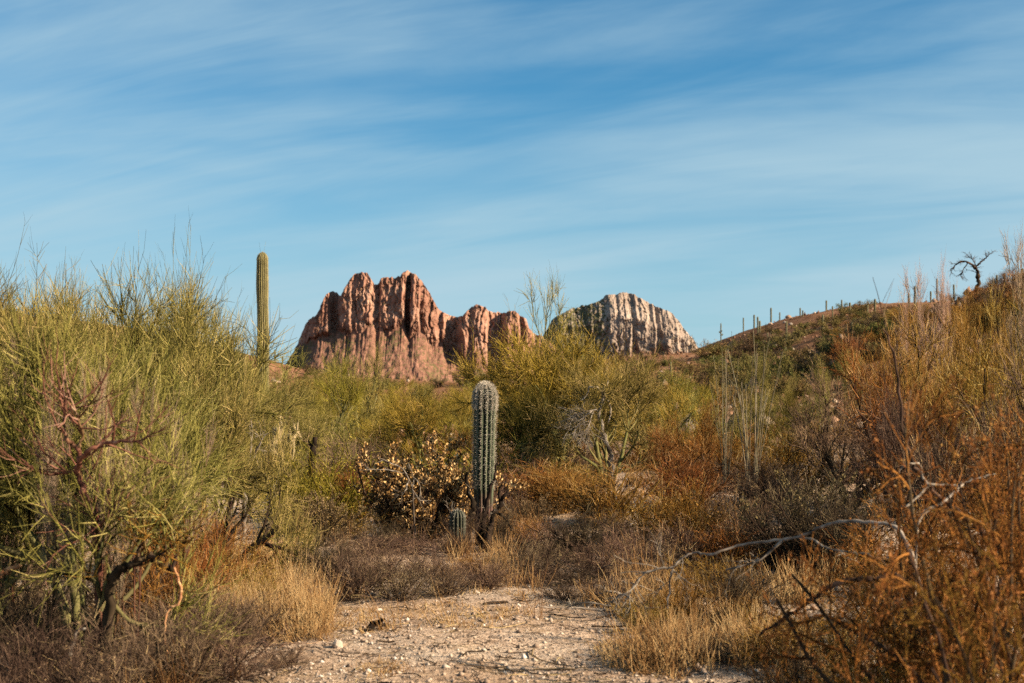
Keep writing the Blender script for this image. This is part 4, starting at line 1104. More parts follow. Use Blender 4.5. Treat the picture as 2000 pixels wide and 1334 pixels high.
# pale bristly cholla at the left
def cholla(seed):
    rng = np.random.default_rng(seed)
    pr = Proto()
    P0, R0 = stems(rng, 2, 0.03, 2, 12, 0.8, 0.1, 7, 0.08, 0.03, 0.035, 0.028)
    g = Geo(); tubes(g, P0, R0, 7, 0.2); pr.part('trunk', g.mesh('trunk', M['bark_dark']))
    P1, R1 = children(rng, P0, R0, 7, 0.55, 1.0, 55, 15, 0.24, 0.3, 5, 0.12, 0.12, 0.9, 0.8, rabs=0.024)
    P2, R2 = children(rng, P1, R1, 4, 0.3, 1.0, 50, 15, 0.13, 0.3, 4, 0.12, 0.1, 0.9, 0.8, rabs=0.02)
    gs = Geo()
    for PP, RR in ((P1, R1), (P2, R2)):
        RR = RR.copy(); RR[:, -1] *= 0.4
        tubes(gs, PP, RR, 6, 0.3)
    pr.part('joints', gs.mesh('joints', M['cream']), 'stuff')
    C, D = sample_on(rng, np.concatenate([P1[:, :4], P2]), 2600)
    q = norm(rng.normal(size=C.shape))
    g = Geo(); tubes(g, np.stack([C, C + q * 0.045], 1), np.repeat(np.array([[0.0022, 0.0008]]), len(C), 0), 3, rng.random(len(C)))
    pr.part('spines', g.mesh('spines', M['cream']), 'stuff')
    return pr.size()
CH = cholla(95)
plant(CH, 'cholla_cactus', 560, 19.5, 815, 'pale cream bristly cholla among the green twigs', 'cholla cactus', None, 55)

# ------------------------------------------------------------------ hand-shaped dead wood
def smooth_path(pts, n=5):
    P = np.array(pts, float)
    P = np.concatenate([2 * P[:1] - P[1:2], P, 2 * P[-1:] - P[-2:-1]])
    out = []
    for i in range(1, len(P) - 2):
        for t in np.linspace(0, 1, n, endpoint=False):
            a, b, c, d = P[i - 1], P[i], P[i + 1], P[i + 2]
            out.append(0.5 * ((2 * b) + (-a + c) * t + (2 * a - 5 * b + 4 * c - d) * t * t + (-a + 3 * b - 3 * c + d) * t ** 3))
    out.append(P[-2])
    return np.array(out)
def wood(name, label, cat, mat, branches, seed=0, twig=None, twig_mat=None, lump=0.14):
    """A piece of dead wood shaped branch by branch: each branch (points, start radius, end radius) is a part; twig adds fine twigs."""
    rng = np.random.default_rng(seed)
    base = Vector(branches[0][0][0])
    root = bpy.data.objects.new(name, None); root.location = base; root.empty_display_size = 0.1
    root['label'] = label; root['category'] = cat; COL.objects.link(root)
    allP = []
    for i, (pts, r0, r1) in enumerate(branches):
        P = smooth_path([np.array(p) - np.array(base) for p in pts])
        K = len(P); s = np.linspace(0, 1, K)
        P = P + rng.normal(0, 0.28 * r0, P.shape) * (s[:, None] > 0)
        R = (r0 * (1 - s) + r1 * s) * (1 + lump * rng.normal(size=K))
        R[-1] *= 0.6
        g = Geo(); tubes(g, P[None], R[None], 8, np.clip(0.5 + 0.25 * rng.normal(size=(1, K)), 0, 1))
        o = bpy.data.objects.new('trunk' if i == 0 else 'branch', g.mesh('branch', M[mat])); o.parent = root; COL.objects.link(o)
        allP.append((P, R))
    if twig:
        n, L, r, up = twig
        g = Geo()
        for P, R in allP:
            if len(P) < 3: continue
            C, CR_ = children(rng, P[None], R[None], n, 0.25, 1.0, 45, 15, L, 0.5, 6, 0.16, up, 0.6, 0.4, rmin=0.0012, rabs=r)
            C2, CR2 = children(rng, C, CR_, 4, 0.2, 1.0, 38, 12, L * 0.5, 0.5, 4, 0.16, up, 0.6, 0.4, rmin=0.0012, rabs=r * 0.6)
            tubes(g, C, CR_, 4, rt(rng, len(C), 0.1, 0.9)); tubes(g, C2, CR2, 3, rt(rng, len(C2), 0.2, 1))
        o = bpy.data.objects.new('twigs', g.mesh('twigs', M[twig_mat or mat])); o.parent = root; o['kind'] = 'stuff'; COL.objects.link(o)
    return root
def gp(px, Y, dz=0.0):
    x = (px - 1000) / F * Y
    return (x, Y, hz(x, Y) + dz)
A_ = lambda px, py, Y: tuple(at(px, py, Y))
# reddish dead snag in the left trees
wood('dead_snag', 'twisted reddish dead snag rising in front of the left green trees', 'dead tree', 'red_wood', [
    ([gp(196, 8.0), A_(192, 1150, 7.9), A_(188, 1060, 7.8), A_(186, 1010, 7.8), A_(166, 960, 7.7), A_(152, 925, 7.7), A_(156, 895, 7.6), A_(150, 870, 7.6)], 0.024, 0.012),
    ([A_(156, 898, 7.6), A_(176, 880, 7.5), A_(205, 866, 7.5), A_(245, 862, 7.4), A_(280, 865, 7.3)], 0.015, 0.004),
    ([A_(150, 872, 7.6), A_(132, 860, 7.6), A_(125, 835, 7.6), A_(128, 800, 7.6), A_(140, 760, 7.5)], 0.013, 0.004),
    ([A_(152, 875, 7.6), A_(160, 850, 7.6), A_(150, 815, 7.5), A_(140, 790, 7.5)], 0.012, 0.004),
    ([A_(156, 922, 7.7), A_(130, 924, 7.7), A_(95, 928, 7.7), A_(70, 918, 7.7)], 0.010, 0.003),
    ([A_(188, 1040, 7.8), A_(205, 1015, 7.7), A_(215, 1000, 7.7)], 0.012, 0.004),
], 3, (9, 0.42, 0.005, 0.08), 'red_wood')
# dark bough with the hanging peeled branch
wood('dead_bough', 'dark crooked dead bough with orange ends below the reddish snag', 'dead branch', 'bark_dark', [
    ([gp(205, 8.0), A_(212, 1180, 7.8), A_(225, 1120, 7.7), A_(262, 1100, 7.7), A_(290, 1085, 7.7), A_(318, 1106, 7.7), A_(340, 1108, 7.7)], 0.03, 0.014),
    ([A_(290, 1086, 7.7), A_(312, 1085, 7.6), A_(322, 1066, 7.6), A_(320, 1052, 7.6)], 0.012, 0.004),
    ([A_(338, 1108, 7.7), A_(345, 1085, 7.7), A_(352, 1068, 7.7), A_(380, 1050, 7.6)], 0.010, 0.003),
    ([A_(262, 1100, 7.7), A_(272, 1070, 7.6), A_(300, 1040, 7.5)], 0.009, 0.003),
], 4, (7, 0.32, 0.004, 0.02), 'rust')
wood('peeled_branch', 'peeled orange branch hanging in a bent curve from the dark bough', 'dead branch', 'orange_wood', [
    ([A_(338, 1106, 7.7), A_(350, 1135, 7.7), A_(354, 1160, 7.7), A_(348, 1180, 7.7), A_(330, 1190, 7.7), A_(323, 1215, 7.7), A_(323, 1260, 7.7), A_(334, 1285, 7.7), A_(340, 1302, 7.7)], 0.0085, 0.004)], 5)
wood('bleached_branch', 'grey bleached forked stick leaning on the green trunks', 'dead branch', 'grey_wood', [
    ([gp(118, 7.6), A_(135, 1300, 7.6), A_(144, 1255, 7.6), A_(152, 1232, 7.6), A_(168, 1228, 7.6)], 0.012, 0.006),
    ([A_(144, 1258, 7.6), A_(130, 1290, 7.5), A_(112, 1330, 7.5)], 0.007, 0.003)], 6)
wood('broken_branch', 'thick broken orange ended branch at the left edge', 'dead branch', 'orange_wood', [
    ([A_(-40, 1160, 8.2), A_(0, 1125, 8.2), A_(20, 1110, 8.2), A_(45, 1106, 8.2)], 0.02, 0.011),
    ([A_(0, 1126, 8.2), A_(-10, 1150, 8.1), gp(-30, 8.1)], 0.014, 0.012)], 7)
wood('standing_deadwood', 'thin pale grey dead trunk standing before the brush', 'dead tree', 'grey_wood', [
    ([gp(475, 15.4), A_(476, 1030, 15.4), A_(479, 985, 15.4), A_(475, 945, 15.4), A_(482, 910, 15.4)], 0.026, 0.019),
    ([A_(482, 912, 15.4), A_(488, 885, 15.4), A_(492, 850, 15.4), A_(491, 815, 15.4)], 0.018, 0.006),
    ([A_(482, 912, 15.4), A_(496, 890, 15.4), A_(510, 860, 15.3), A_(522, 845, 15.3)], 0.016, 0.005),
    ([A_(486, 1010, 15.4), A_(510, 985, 15.3), A_(535, 950, 15.2)], 0.010, 0.004)], 8, (3, 0.4, 0.004, 0.05), 'grey_wood')
wood('burnt_post', 'short dark burnt trunk stub behind the rust red brush', 'dead stump', 'char', [
    ([gp(610, 20.0), A_(609, 930, 20), A_(611, 885, 20), A_(616, 858, 20)], 0.06, 0.042), ([A_(612, 885, 20), A_(606, 870, 20), A_(602, 858, 20)], 0.025, 0.012)], 9)
# grey branches in the golden shrub and around the young saguaro
wood('grey_branches', 'bleached forked branches poking out of the golden shrub', 'dead branch', 'grey_wood', [
    ([gp(812, 15.5), A_(808, 1000, 15.3), A_(806, 960, 15.3), A_(800, 940, 15.2), A_(786, 915, 15.2), A_(765, 905, 15.2), A_(738, 893, 15.2)], 0.011, 0.004),
    ([A_(798, 938, 15.2), A_(792, 958, 15.1), A_(784, 966, 15.1)], 0.009, 0.005),
    ([A_(804, 955, 15.2), A_(816, 972, 15.1), A_(822, 978, 15.1)], 0.009, 0.004),
    ([A_(806, 950, 15.2), A_(810, 935, 15.2), A_(820, 950, 15.1), A_(820, 975, 15.1)], 0.008, 0.004),
    ([A_(790, 925, 15.2), A_(760, 918, 15.1), A_(728, 917, 15.1), A_(715, 913, 15.1)], 0.007, 0.003)], 10, (3, 0.16, 0.003, 0.02), 'grey_wood')
wood('burnt_branches', 'black charred branches clasping the base of the young saguaro', 'dead branch', 'char', [
    ([gp(905, 15.2), A_(908, 1050, 15.2), A_(918, 1012, 15.2), A_(925, 990, 15.2), A_(916, 965, 15.2), A_(910, 925, 15.2)], 0.042, 0.016),
    ([A_(905, 1022, 15.2), A_(888, 1008, 15.2), A_(870, 988, 15.2)], 0.020, 0.009),
    ([gp(940, 15.2), A_(942, 1020, 15.2), A_(950, 985, 15.2), A_(962, 940, 15.2), A_(972, 905, 15.2)], 0.032, 0.010),
    ([gp(950, 15.1), A_(962, 1010, 15.2), A_(978, 985, 15.2), A_(992, 958, 15.2)], 0.036, 0.015),
    ([A_(978, 985, 15.2), A_(975, 960, 15.2), A_(980, 945, 15.2)], 0.020, 0.009),
    ([A_(968, 1000, 15.2), A_(985, 1010, 15.2), A_(1000, 1035, 15.1)], 0.016, 0.007)], 11, (3, 0.18, 0.003, 0.02), 'grey_wood')
# gnarled limbs of the centre-right tree
wood('dead_limb', 'pale arched dead limb with a forked tip above the gnarled palo verde', 'dead branch', 'grey_wood', [
    ([gp(1196, 21.3), A_(1192, 890, 21.2), A_(1180, 850, 21.2), A_(1170, 815, 21.2), A_(1178, 775, 21.2), A_(1180, 762, 21.2), A_(1186, 742, 21.2)], 0.045, 0.018),
    ([A_(1178, 766, 21.2), A_(1165, 757, 21.1), A_(1150, 756, 21.1), A_(1148, 768, 21.1), A_(1140, 778, 21.1), A_(1132, 783, 21.1)], 0.018, 0.007),
    ([A_(1180, 768, 21.2), A_(1190, 790, 21.2), A_(1193, 805, 21.2), A_(1186, 830, 21.2)], 0.016, 0.010),
    ([A_(1172, 815, 21.2), A_(1160, 792, 21.2), A_(1148, 790, 21.2)], 0.014, 0.006)], 12)
wood('grey_twig_clump', 'tangle of fine grey dead twigs hanging in the gnarled palo verde', 'dead branch', 'grey_wood', [
    ([A_(1165, 800, 20.9), A_(1140, 805, 20.8), A_(1115, 815, 20.7)], 0.012, 0.004),
    ([A_(1160, 800, 20.9), A_(1135, 820, 20.7), A_(1120, 850, 20.6)], 0.010, 0.004),
    ([A_(1160, 800, 20.9), A_(1150, 830, 20.7), A_(1145, 860, 20.6)], 0.010, 0.004)], 13, (26, 0.34, 0.004, -0.04), 'grey_wood')
# the long grey branch across the lower right
wood('bare_branch', 'long grey bare branch arching low over the dirt from the right', 'dead branch', 'grey_wood', [
    ([gp(1850, 7.0), A_(1800, 1150, 7.1), A_(1760, 1040, 7.2), A_(1700, 1021, 7.3), A_(1640, 1020, 7.4), A_(1600, 1030, 7.5), A_(1560, 1048, 7.6), A_(1500, 1058, 7.7), A_(1440, 1066, 7.8),
      A_(1390, 1083, 7.8), A_(1360, 1079, 7.9), A_(1335, 1088, 7.9), A_(1315, 1108, 7.9), A_(1308, 1140, 7.9), A_(1304, 1190, 7.9)], 0.010, 0.0045),
    ([A_(1562, 1050, 7.6), A_(1590, 1055, 7.5), A_(1612, 1070, 7.4), A_(1650, 1077, 7.3), A_(1700, 1082, 7.2)], 0.007, 0.004),
    ([A_(1314, 1108, 7.9), A_(1285, 1112, 7.9), A_(1240, 1122, 7.9)], 0.008, 0.004),
    ([A_(1262, 1117, 7.9), A_(1240, 1140, 7.9), A_(1222, 1175, 7.9)], 0.006, 0.003),
    ([A_(1530, 1054, 7.65), A_(1480, 1095, 7.7), A_(1420, 1112, 7.7)], 0.008, 0.004)], 14, (4, 0.2, 0.003, -0.01), 'grey_wood')
wood('dark_branch', 'dark blurred branch slanting down across the pale dirt at the right', 'dead branch', 'bark_dark', [
    ([gp(1790, 6.6), A_(1770, 1150, 6.6), A_(1700, 1130, 6.6), A_(1660, 1133, 6.6), A_(1610, 1152, 6.6), A_(1570, 1180, 6.7), A_(1520, 1215, 6.8), A_(1480, 1240, 6.9)], 0.016, 0.007)], 15, (2, 0.3, 0.003, 0.02), 'dark_dry')
wood('crooked_stem', 'dark crooked stem with pale side branches in the brown leafy thicket', 'dead branch', 'bark_dark', [
    ([gp(1960, 7.6), A_(1930, 1060, 7.6), A_(1880, 1010, 7.6), A_(1845, 980, 7.6), A_(1815, 950, 7.6), A_(1788, 915, 7.6), A_(1770, 870, 7.6), A_(1760, 810, 7.6), A_(1748, 700, 7.6), A_(1725, 640, 7.6)], 0.018, 0.005)], 16, (3, 0.5, 0.003, 0.03), 'dark_dry')
wood('pale_fork', 'pale bent dead branch forking in the brown leafy thicket', 'dead branch', 'grey_wood', [
    ([A_(1810, 945, 7.5), A_(1840, 948, 7.5), A_(1875, 945, 7.5), A_(1905, 935, 7.5), A_(1945, 925, 7.5)], 0.008, 0.005),
    ([A_(1815, 950, 7.5), A_(1802, 930, 7.5), A_(1798, 910, 7.5), A_(1780, 905, 7.4), A_(1760, 915, 7.4), A_(1752, 935, 7.4)], 0.007, 0.004),
    ([A_(1812, 952, 7.5), A_(1775, 985, 7.4), A_(1760, 990, 7.4)], 0.008, 0.004),
    ([A_(1880, 945, 7.5), A_(1850, 975, 7.4), A_(1800, 1010, 7.4), A_(1790, 1080, 7.4), gp(1785, 7.4)], 0.009, 0.006)], 17)
# gnarled silhouette tree on the right skyline
X, Y, Z = hit(1908, 562)
wood('gnarled_tree', 'dark gnarled tree with arching crown silhouetted on the right skyline', 'tree', 'bark_dark', [
    ([(X, Y, Z - 0.1), A_(1910, 545, Y), A_(1908, 528, Y), A_(1902, 521, Y)], 0.19, 0.13),
    ([A_(1903, 522, Y), A_(1893, 514, Y), A_(1880, 511, Y), A_(1868, 516, Y), A_(1856, 528, Y)], 0.12, 0.04),
    ([A_(1906, 524, Y), A_(1913, 514, Y), A_(1924, 506, Y), A_(1932, 497, Y)], 0.10, 0.04),
    ([A_(1890, 514, Y), A_(1882, 526, Y), A_(1876, 540, Y)], 0.05, 0.03),
    ([A_(1907, 522, Y), A_(1900, 508, Y), A_(1892, 500, Y)], 0.05, 0.02)], 18, (7, 0.9, 0.03, 0.05), 'dark_dry')
# fallen wood at the back and right of the wash
def pile(name, label, mat, px0, px1, y0, y1, n, L, r, seed, up=0.04):
    rng = np.random.default_rng(seed)
    br = []
    for i in range(n):
        Y = rng.uniform(y0, y1); px = rng.uniform(px0, px1)
        p = np.array(gp(px, Y, rng.uniform(0.01, 0.10)))
        a = rng.normal(0, 0.7) + (0 if rng.random() < 0.5 else math.pi); d = np.array([math.cos(a), math.sin(a) * 0.6, up + 0.15 * rng.random()])
        l = L * rng.uniform(0.5, 1.2)
        q = p + d * l * 0.5 + rng.normal(0, 0.04, 3); e = p + d * l + rng.normal(0, 0.06, 3)
        q[2] = max(q[2], hz(q[0], q[1]) + 0.02); e[2] = max(e[2], hz(e[0], e[1]) + 0.02)
        br.append(([tuple(p), tuple(q), tuple(e)], r * rng.uniform(0.6, 1.3), r * 0.4))
    wood(name, label, 'dead wood', mat, br, seed, (3, L * 0.35, r * 0.4, 0.0), mat)
pile('fallen_branches', 'heap of fallen brown branches at the back of the wash', 'dry', 1010, 1180, 12.0, 13.4, 18, 0.55, 0.009, 101)
pile('bleached_wood', 'bleached grey fallen branches lying right of the wash', 'grey_wood', 1190, 1290, 9.8, 10.6, 14, 0.38, 0.010, 102)
pile('fallen_twigs', 'dark fallen twigs scattered low at the right of the wash', 'dark_dry', 1290, 1480, 8.6, 9.4, 12, 0.45, 0.007, 103)
pile('brushwood', 'brown brushwood lying under the lower left shrubs', 'dry', 200, 430, 8.0, 9.0, 16, 0.5, 0.008, 104)

# ------------------------------------------------------------------ bushes on the slopes
hs_rng = np.random.default_rng(9)
COLW = {'hill_green': 'green', 'hill_olive': 'olive', 'hill_dark': 'dark'}
def slope(n, pxr, pyf, where, grp, size, mats, ymin=45):
    """where: list of (photo column up to which it holds, phrase); the height on the slope is added."""
    for i in range(n):
        px = hs_rng.uniform(*pxr)
        a, b = pyf(px)
        u = hs_rng.random() ** 0.9
        X, Y, Z = hit(px, a + (b - a) * u)
        if Y < ymin: continue
        s = hs_rng.uniform(*size)
        if hs_rng.random() < 0.25: s *= 1.6
        k = int(hs_rng.integers(0, 4)); mt = mats[int(hs_rng.integers(0, len(mats)))]
        wh = next(p for lim, p in where if px <= lim)
        lab = f"{'large' if s > 0.62 * size[1] + 0.38 * size[0] else 'small'} {COLW[mt]} shrub {'near the top of' if u < 0.2 else 'halfway up' if u < 0.6 else 'low on'} {wh}"
        spawn(HS[k], 'hill_shrub', (X, Y, Z - 0.05), hs_rng.random() * 6.28, (s * 1.25, s * 1.25, s), lab, 'shrub', grp, {'foliage': mt})
right_top = lambda px: (np.interp(px, _cp[:, 0], _cp[:, 1]) + 1, np.interp(px, [1375, 1600, 1760], [790, 790, 680]))
slope(124, (1375, 1760), right_top, [(1450, "the reddish hill's left end"), (1520, 'the reddish hill above the ocotillos'), (1590, 'the reddish hill under the white boulders'), (1680, "the reddish hill's middle"), (3000, 'the reddish hill beside the rusty thicket')],
      'shrubs on the reddish right hill', (0.7, 1.7), ['hill_green', 'hill_olive', 'hill_dark', 'hill_olive'])
slope(40, (1372, 1520), lambda px: (np.interp(px, _cp[:, 0], _cp[:, 1]) + 3, np.interp(px, [1375, 1520], [740, 760])), [(1430, "the rocky slope's left foot"), (3000, 'the rocky slope above the ocotillo tips')], 'shrubs on the reddish right hill', (0.8, 1.8), ['hill_olive', 'hill_dark', 'hill_green'])
slope(34, (1180, 1380), lambda px: (699, 765), [(1280, "the low brown ridge's left half"), (3000, "the low brown ridge's right half")], 'shrubs on the low brown ridge', (0.7, 1.4), ['hill_olive', 'hill_dark', 'hill_green'])
slope(42, (-20, 480), lambda px: (np.interp(px, _cp[:, 0], _cp[:, 1]), np.interp(px, _cp[:, 0], _cp[:, 1]) + 60), [(160, 'the green slope at the far left'), (330, "the green slope's middle"), (3000, 'the green slope left of the tall saguaro')], 'shrubs on the green left slope', (1.4, 2.8), ['hill_green', 'hill_olive'])
slope(30, (480, 1180), lambda px: (np.interp(px, _cp[:, 0], _cp[:, 1]), 772), [(620, 'the valley beside the tall saguaro'), (860, "the valley below the twin red towers"), (1040, "the valley below the right red butte"), (3000, 'the valley before the grey mountain')], 'far bushes in the valley', (0.9, 1.7), ['hill_green', 'hill_olive', 'hill_dark'])
slope(24, (1740, 2040), lambda px: (np.interp(px, [1720, 2000], [606, 560]), 680), [(1850, "the right bank's left part"), (1930, 'the right bank under the gnarled tree'), (3000, "the right bank's far end")], 'brush on the right bank', (0.5, 1.0), ['hill_olive', 'hill_olive', 'hill_dark'])

# ------------------------------------------------------------------ grass, gravel, litter, stones
gr = np.random.default_rng(15)
def tufts(n, yr, pxr, hgt, blades, seed, keep=None, tint=(0.2, 1.0), lean=0.28):
    rng = np.random.default_rng(seed)
    Y = 1 / rng.uniform(1 / yr[1], 1 / yr[0], n)
    px = rng.uniform(*pxr, n)
    x = (px - 1000) / F * Y
    if keep is not None:
        m = keep(px, Y, x); x, Y = x[m], Y[m]
    n = len(x); z = height(x, Y)
    hh = hgt * rng.uniform(0.5, 1.3, n); tt = rng.uniform(*tint, n)
    idx = np.repeat(np.arange(n), blades); m = len(idx)
    st = np.stack([x[idx], Y[idx], z[idx] - 0.01], 1) + np.concatenate([rng.normal(0, 0.035, (m, 2)), np.zeros((m, 1))], 1)
    d = norm(np.concatenate([rng.normal(0, lean, (m, 2)), np.ones((m, 1))], 1))
    P = curve(rng, st, d, hh[idx] * rng.uniform(0.5, 1.2, m), 4, 0.12, -0.08)
    R = np.array([[0.0022, 0.0020, 0.0015, 0.0006]]) * rng.uniform(0.7, 1.3, (m, 1)) * (1 + 0.02 * (Y[idx][:, None] - 8))
    return P, R, np.clip(tt[idx] + rng.normal(0, 0.15, m), 0, 1)
g = Geo()
wash = lambda px, Y, x: ~((np.abs(px - 900) < 330 - 10 * (Y - 8)) & (Y < 11.8)) | (np.random.default_rng(3).random(len(px)) < 0.13)
clump = lambda px, Y, x: fbm(x / 1.1, Y / 1.4, 91, 3) > 0.06
for a in (tufts(700, (8, 34), (480, 1700), 0.26, 12, 1, lambda p, Y, x: wash(p, Y, x) & clump(p, Y, x)), tufts(330, (8.2, 12), (1230, 1600), 0.28, 16, 2, clump, (0.35, 1.0)),
          tufts(300, (9, 14.5), (380, 640), 0.30, 16, 3, clump, (0.45, 1.0)), tufts(170, (11.8, 14), (640, 1010), 0.32, 12, 4, clump, (0.3, 0.9)),
          tufts(330, (14, 22), (960, 1500), 0.40, 14, 5, clump, (0.15, 0.75)), tufts(950, (7.4, 11.5), (480, 1320), 0.085, 9, 6, clump, (0.4, 1.0), 0.8), tufts(150, (7.6, 11), (500, 640), 0.16, 12, 9, clump, (0.4, 1.0), 0.5), tufts(150, (8, 11), (1120, 1300), 0.2, 12, 10, clump, (0.3, 1.0), 0.4),
          tufts(200, (7, 14), (-50, 500), 0.26, 12, 7, clump, (0.1, 0.7)), tufts(300, (6.5, 13), (1500, 2050), 0.22, 12, 8, clump, (0.2, 0.9))):
    tubes(g, *a[:2], 3, a[2])
stuff('dry_grass', g.mesh('dry_grass', M['grass']), 'straw coloured dry grass growing in tufts over the dirt')

def pebbles(n, yr, pxr, s, seed):
    rng = np.random.default_rng(seed)
    Y = 1 / rng.uniform(1 / yr[1], 1 / yr[0], n); x = (rng.uniform(*pxr, n) - 1000) / F * Y
    z = height(x, Y)
    o = np.array([[1, 0, 0], [0, 1, 0], [-1, 0, 0], [0, -1, 0], [0, 0, 0.8], [0, 0, -0.8]], float)
    sz = s * rng.lognormal(0, 0.5, n)
    V = o[None] * sz[:, None, None] * (1 + 0.35 * rng.normal(size=(n, 6, 1)))
    a = rng.random(n) * 6.28; c, s_ = np.cos(a)[:, None], np.sin(a)[:, None]
    V = np.stack([V[..., 0] * c - V[..., 1] * s_, V[..., 0] * s_ + V[..., 1] * c, V[..., 2]], -1)
    V += np.stack([x, Y, z + 0.3 * sz], 1)[:, None, :]
    t = np.array([[0, 1, 4], [1, 2, 4], [2, 3, 4], [3, 0, 4], [1, 0, 5], [2, 1, 5], [3, 2, 5], [0, 3, 5]])
    T = (np.arange(n)[:, None, None] * 6 + t[None]).reshape(-1, 3)
    return V.reshape(-1, 3), T, np.repeat(rng.random(n), 6)
g = Geo()
for a in (pebbles(9000, (7.2, 14), (380, 1500), 0.0048, 1), pebbles(3500, (6.5, 16), (1200, 2050), 0.008, 2), pebbles(1500, (7.2, 12), (450, 1400), 0.008, 4), pebbles(900, (16, 24), (1050, 1500), 0.018, 5)):
    g.add(a[0], T=a[1], tint=a[2])
stuff('gravel', g.mesh('gravel', M['gravel'], smooth=False), 'loose pale gravel strewn over the wash')
g = Geo()
for a in (pebbles(6500, (60, 300), (1150, 2060), 0.19, 21), pebbles(1800, (60, 300), (-40, 1150), 0.16, 22)):
    g.add(a[0], T=a[1], tint=a[2])
M['hill_rock'] = veg_mat('hill_rock', [(0.0, (0.07, 0.036, 0.024)), (0.5, (0.20, 0.11, 0.07)), (0.85, (0.30, 0.19, 0.13)), (1.0, (0.44, 0.35, 0.28))], hue=0)
stuff('rubble', g.mesh('rubble', M['hill_rock'], smooth=False), 'reddish rock rubble strewn over the hillsides')
g = Geo(); rng = gr
n = 2400
Y = 1 / rng.uniform(1 / 18, 1 / 7.0, n); x = (rng.uniform(300, 2050, n) - 1000) / F * Y
st = np.stack([x, Y, height(x, Y) + 0.008], 1); a = rng.random(n) * 6.28
P = curve(rng, st, np.stack([np.cos(a), np.sin(a), np.zeros(n)], 1), 0.12 * rng.lognormal(0, 0.5, n), 4, 0.15, 0)
P[..., 2] = height(P[..., 0], P[..., 1]) + 0.008 + 0.02 * rng.random(P.shape[:2])
tubes(g, P, np.full((n, 4), 0.0021) * rng.lognormal(0, 0.5, (n, 1)), 3, rng.random(n))
stuff('twig_litter', g.mesh('twig_litter', M['dry']), 'small dead twigs littering the dirt')

def stone_mesh(seed, flat=0.65, sub=2):
    import bmesh
    bm = bmesh.new(); bmesh.ops.create_icosphere(bm, subdivisions=sub, radius=1.0)
    rng = np.random.default_rng(seed); ph = rng.random(6) * 6
    for v in bm.verts:
        c = v.co
        k = 1 + 0.16 * math.sin(2.1 * c.x + ph[0]) + 0.14 * math.sin(2.7 * c.y + ph[1]) + 0.10 * math.sin(4.1 * c.z + ph[2] + 2 * c.x) + 0.06 * (rng.random() - 0.5)
        v.co = Vector((c.x * k, c.y * k * 0.8, c.z * k * flat))
    me = bpy.data.meshes.new('stone'); bm.to_mesh(me); bm.free(); me.materials.append(M['stone'])
    return me
SM = [stone_mesh(k) for k in range(4)]
def stone(px, Y, r, label, group=None, k=None, sink=0.3, name='stone'):
    x = (px - 1000) / F * Y
    o = bpy.data.objects.new(name, SM[gr.integers(0, 4) if k is None else k])
    o.location = (x, Y, hz(x, Y) + r * 0.65 - r * sink * 1.2); o.scale = (r, r, r); o.rotation_euler = (gr.normal(0, 0.15), gr.normal(0, 0.15), gr.random() * 6.28)
    o['label'] = label; o['category'] = 'stone'
    if group: o['group'] = group
    COL.objects.link(o); return o
stone(1596, 9.7, 0.085, 'round tan stone lying in the dirt among dry twigs', k=1)
stone(660, 8.7, 0.040, 'white angular stone at the near left side of the wash', k=2)
stone(1510, 9.0, 0.05, 'pale stone in front of the round tan one', k=3)
stone(1205, 18.6, 0.16, 'pale boulder half buried in the dirt mound', k=0)
stone(1240, 18.4, 0.12, 'smaller pale boulder beside the half buried one', k=2)
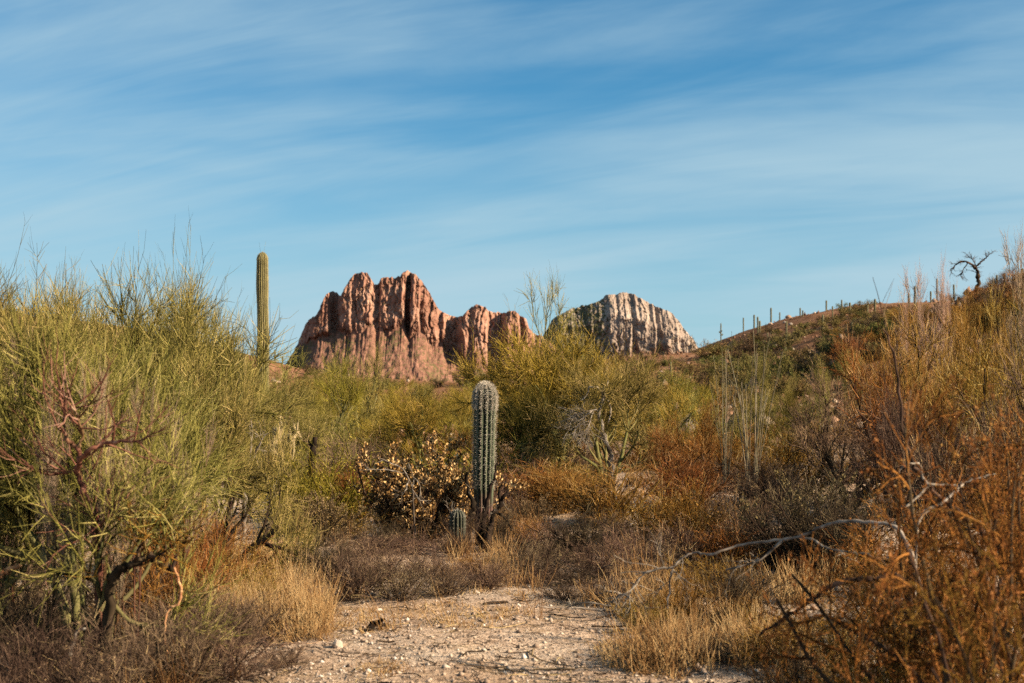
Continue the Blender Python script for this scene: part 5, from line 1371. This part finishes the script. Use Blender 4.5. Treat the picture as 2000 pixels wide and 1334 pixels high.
for i in range(44):
    Y = 1 / gr.uniform(1 / 12.5, 1 / 7.6); px = gr.uniform(520, 1420)
    stone(px, Y, (r_ := 0.008 + 0.016 * gr.random() ** 2.6), f"{'larger' if r_ > 0.013 else 'tiny'} stone on the {'near' if Y < 9.2 else 'back'} wash {'left of the charred chunk' if px < 700 else 'by the charred chunk' if px < 790 else 'right of the charred chunk' if px < 1050 else 'near the bleached wood'}", 'loose stones in the wash')
for i in range(26):
    Y = 1 / gr.uniform(1 / 15, 1 / 7.6); px = gr.uniform(1420, 2040)
    stone(px, Y, (r_ := 0.02 + 0.05 * gr.random() ** 2), f"{'larger' if r_ > 0.035 else 'small'} loose stone {'near the round tan stone' if px < 1680 else 'under the brown leaved bushes'} {'close by' if Y < 9.5 else 'farther back'}", 'loose stones under the brown bushes')
for i, (px, py, w) in enumerate([(1540, 622, 10), (1532, 634, 6), (1545, 636, 7), (1690, 600, 6), (1290, 745, 12), (1320, 752, 9)]):
    X, Y, Z = hit(px, py)
    o = stone(1000, 10, 1, ('white boulder on the reddish hill\'s skyline', 'small pale boulder left below the white skyline one', 'small pale boulder right below the white skyline one', 'pale boulder at the flat top of the reddish ridge', 'pale boulder on the low brown ridge, left one', 'pale boulder on the low brown ridge, right one')[i]); r = w / F * Y / 1.6
    o.location = (X, Y, Z + 0.2 * r); o.scale = (r, r, r)
# charred lump on the wash
wood('charred_chunk', 'small black charred chunk of wood lying alone on the wash', 'dead wood', 'char', [
    ([gp(718, 9.35, 0.015), gp(732, 9.4, 0.035), gp(745, 9.4, 0.03), gp(756, 9.45, 0.012)], 0.020, 0.014),
    ([gp(735, 9.4, 0.03), gp(742, 9.38, 0.06), gp(752, 9.36, 0.065)], 0.014, 0.008),
    ([gp(728, 9.4, 0.02), gp(722, 9.3, 0.02), gp(712, 9.25, 0.008)], 0.010, 0.005)], 21)

# look-alikes that would share a label are told apart by their order from the left
same = {}
for o in COL.objects:
    if o.parent is None and 'label' in o.keys() and 'category' in o.keys():
        same.setdefault(o['label'], []).append(o)
NUM = ORD + ['fourteenth', 'fifteenth', 'sixteenth']
for lab, obs in same.items():
    if 1 < len(obs) <= 16:
        obs.sort(key=lambda o: o.location.x / max(o.location.y, 1.0))
        for k, o in enumerate(obs):
            o['label'] = f"{lab}, {NUM[k] + ' ' if len(lab.split()) < 14 else NUM[k]}{'from left' if len(lab.split()) < 14 else ''}".strip()
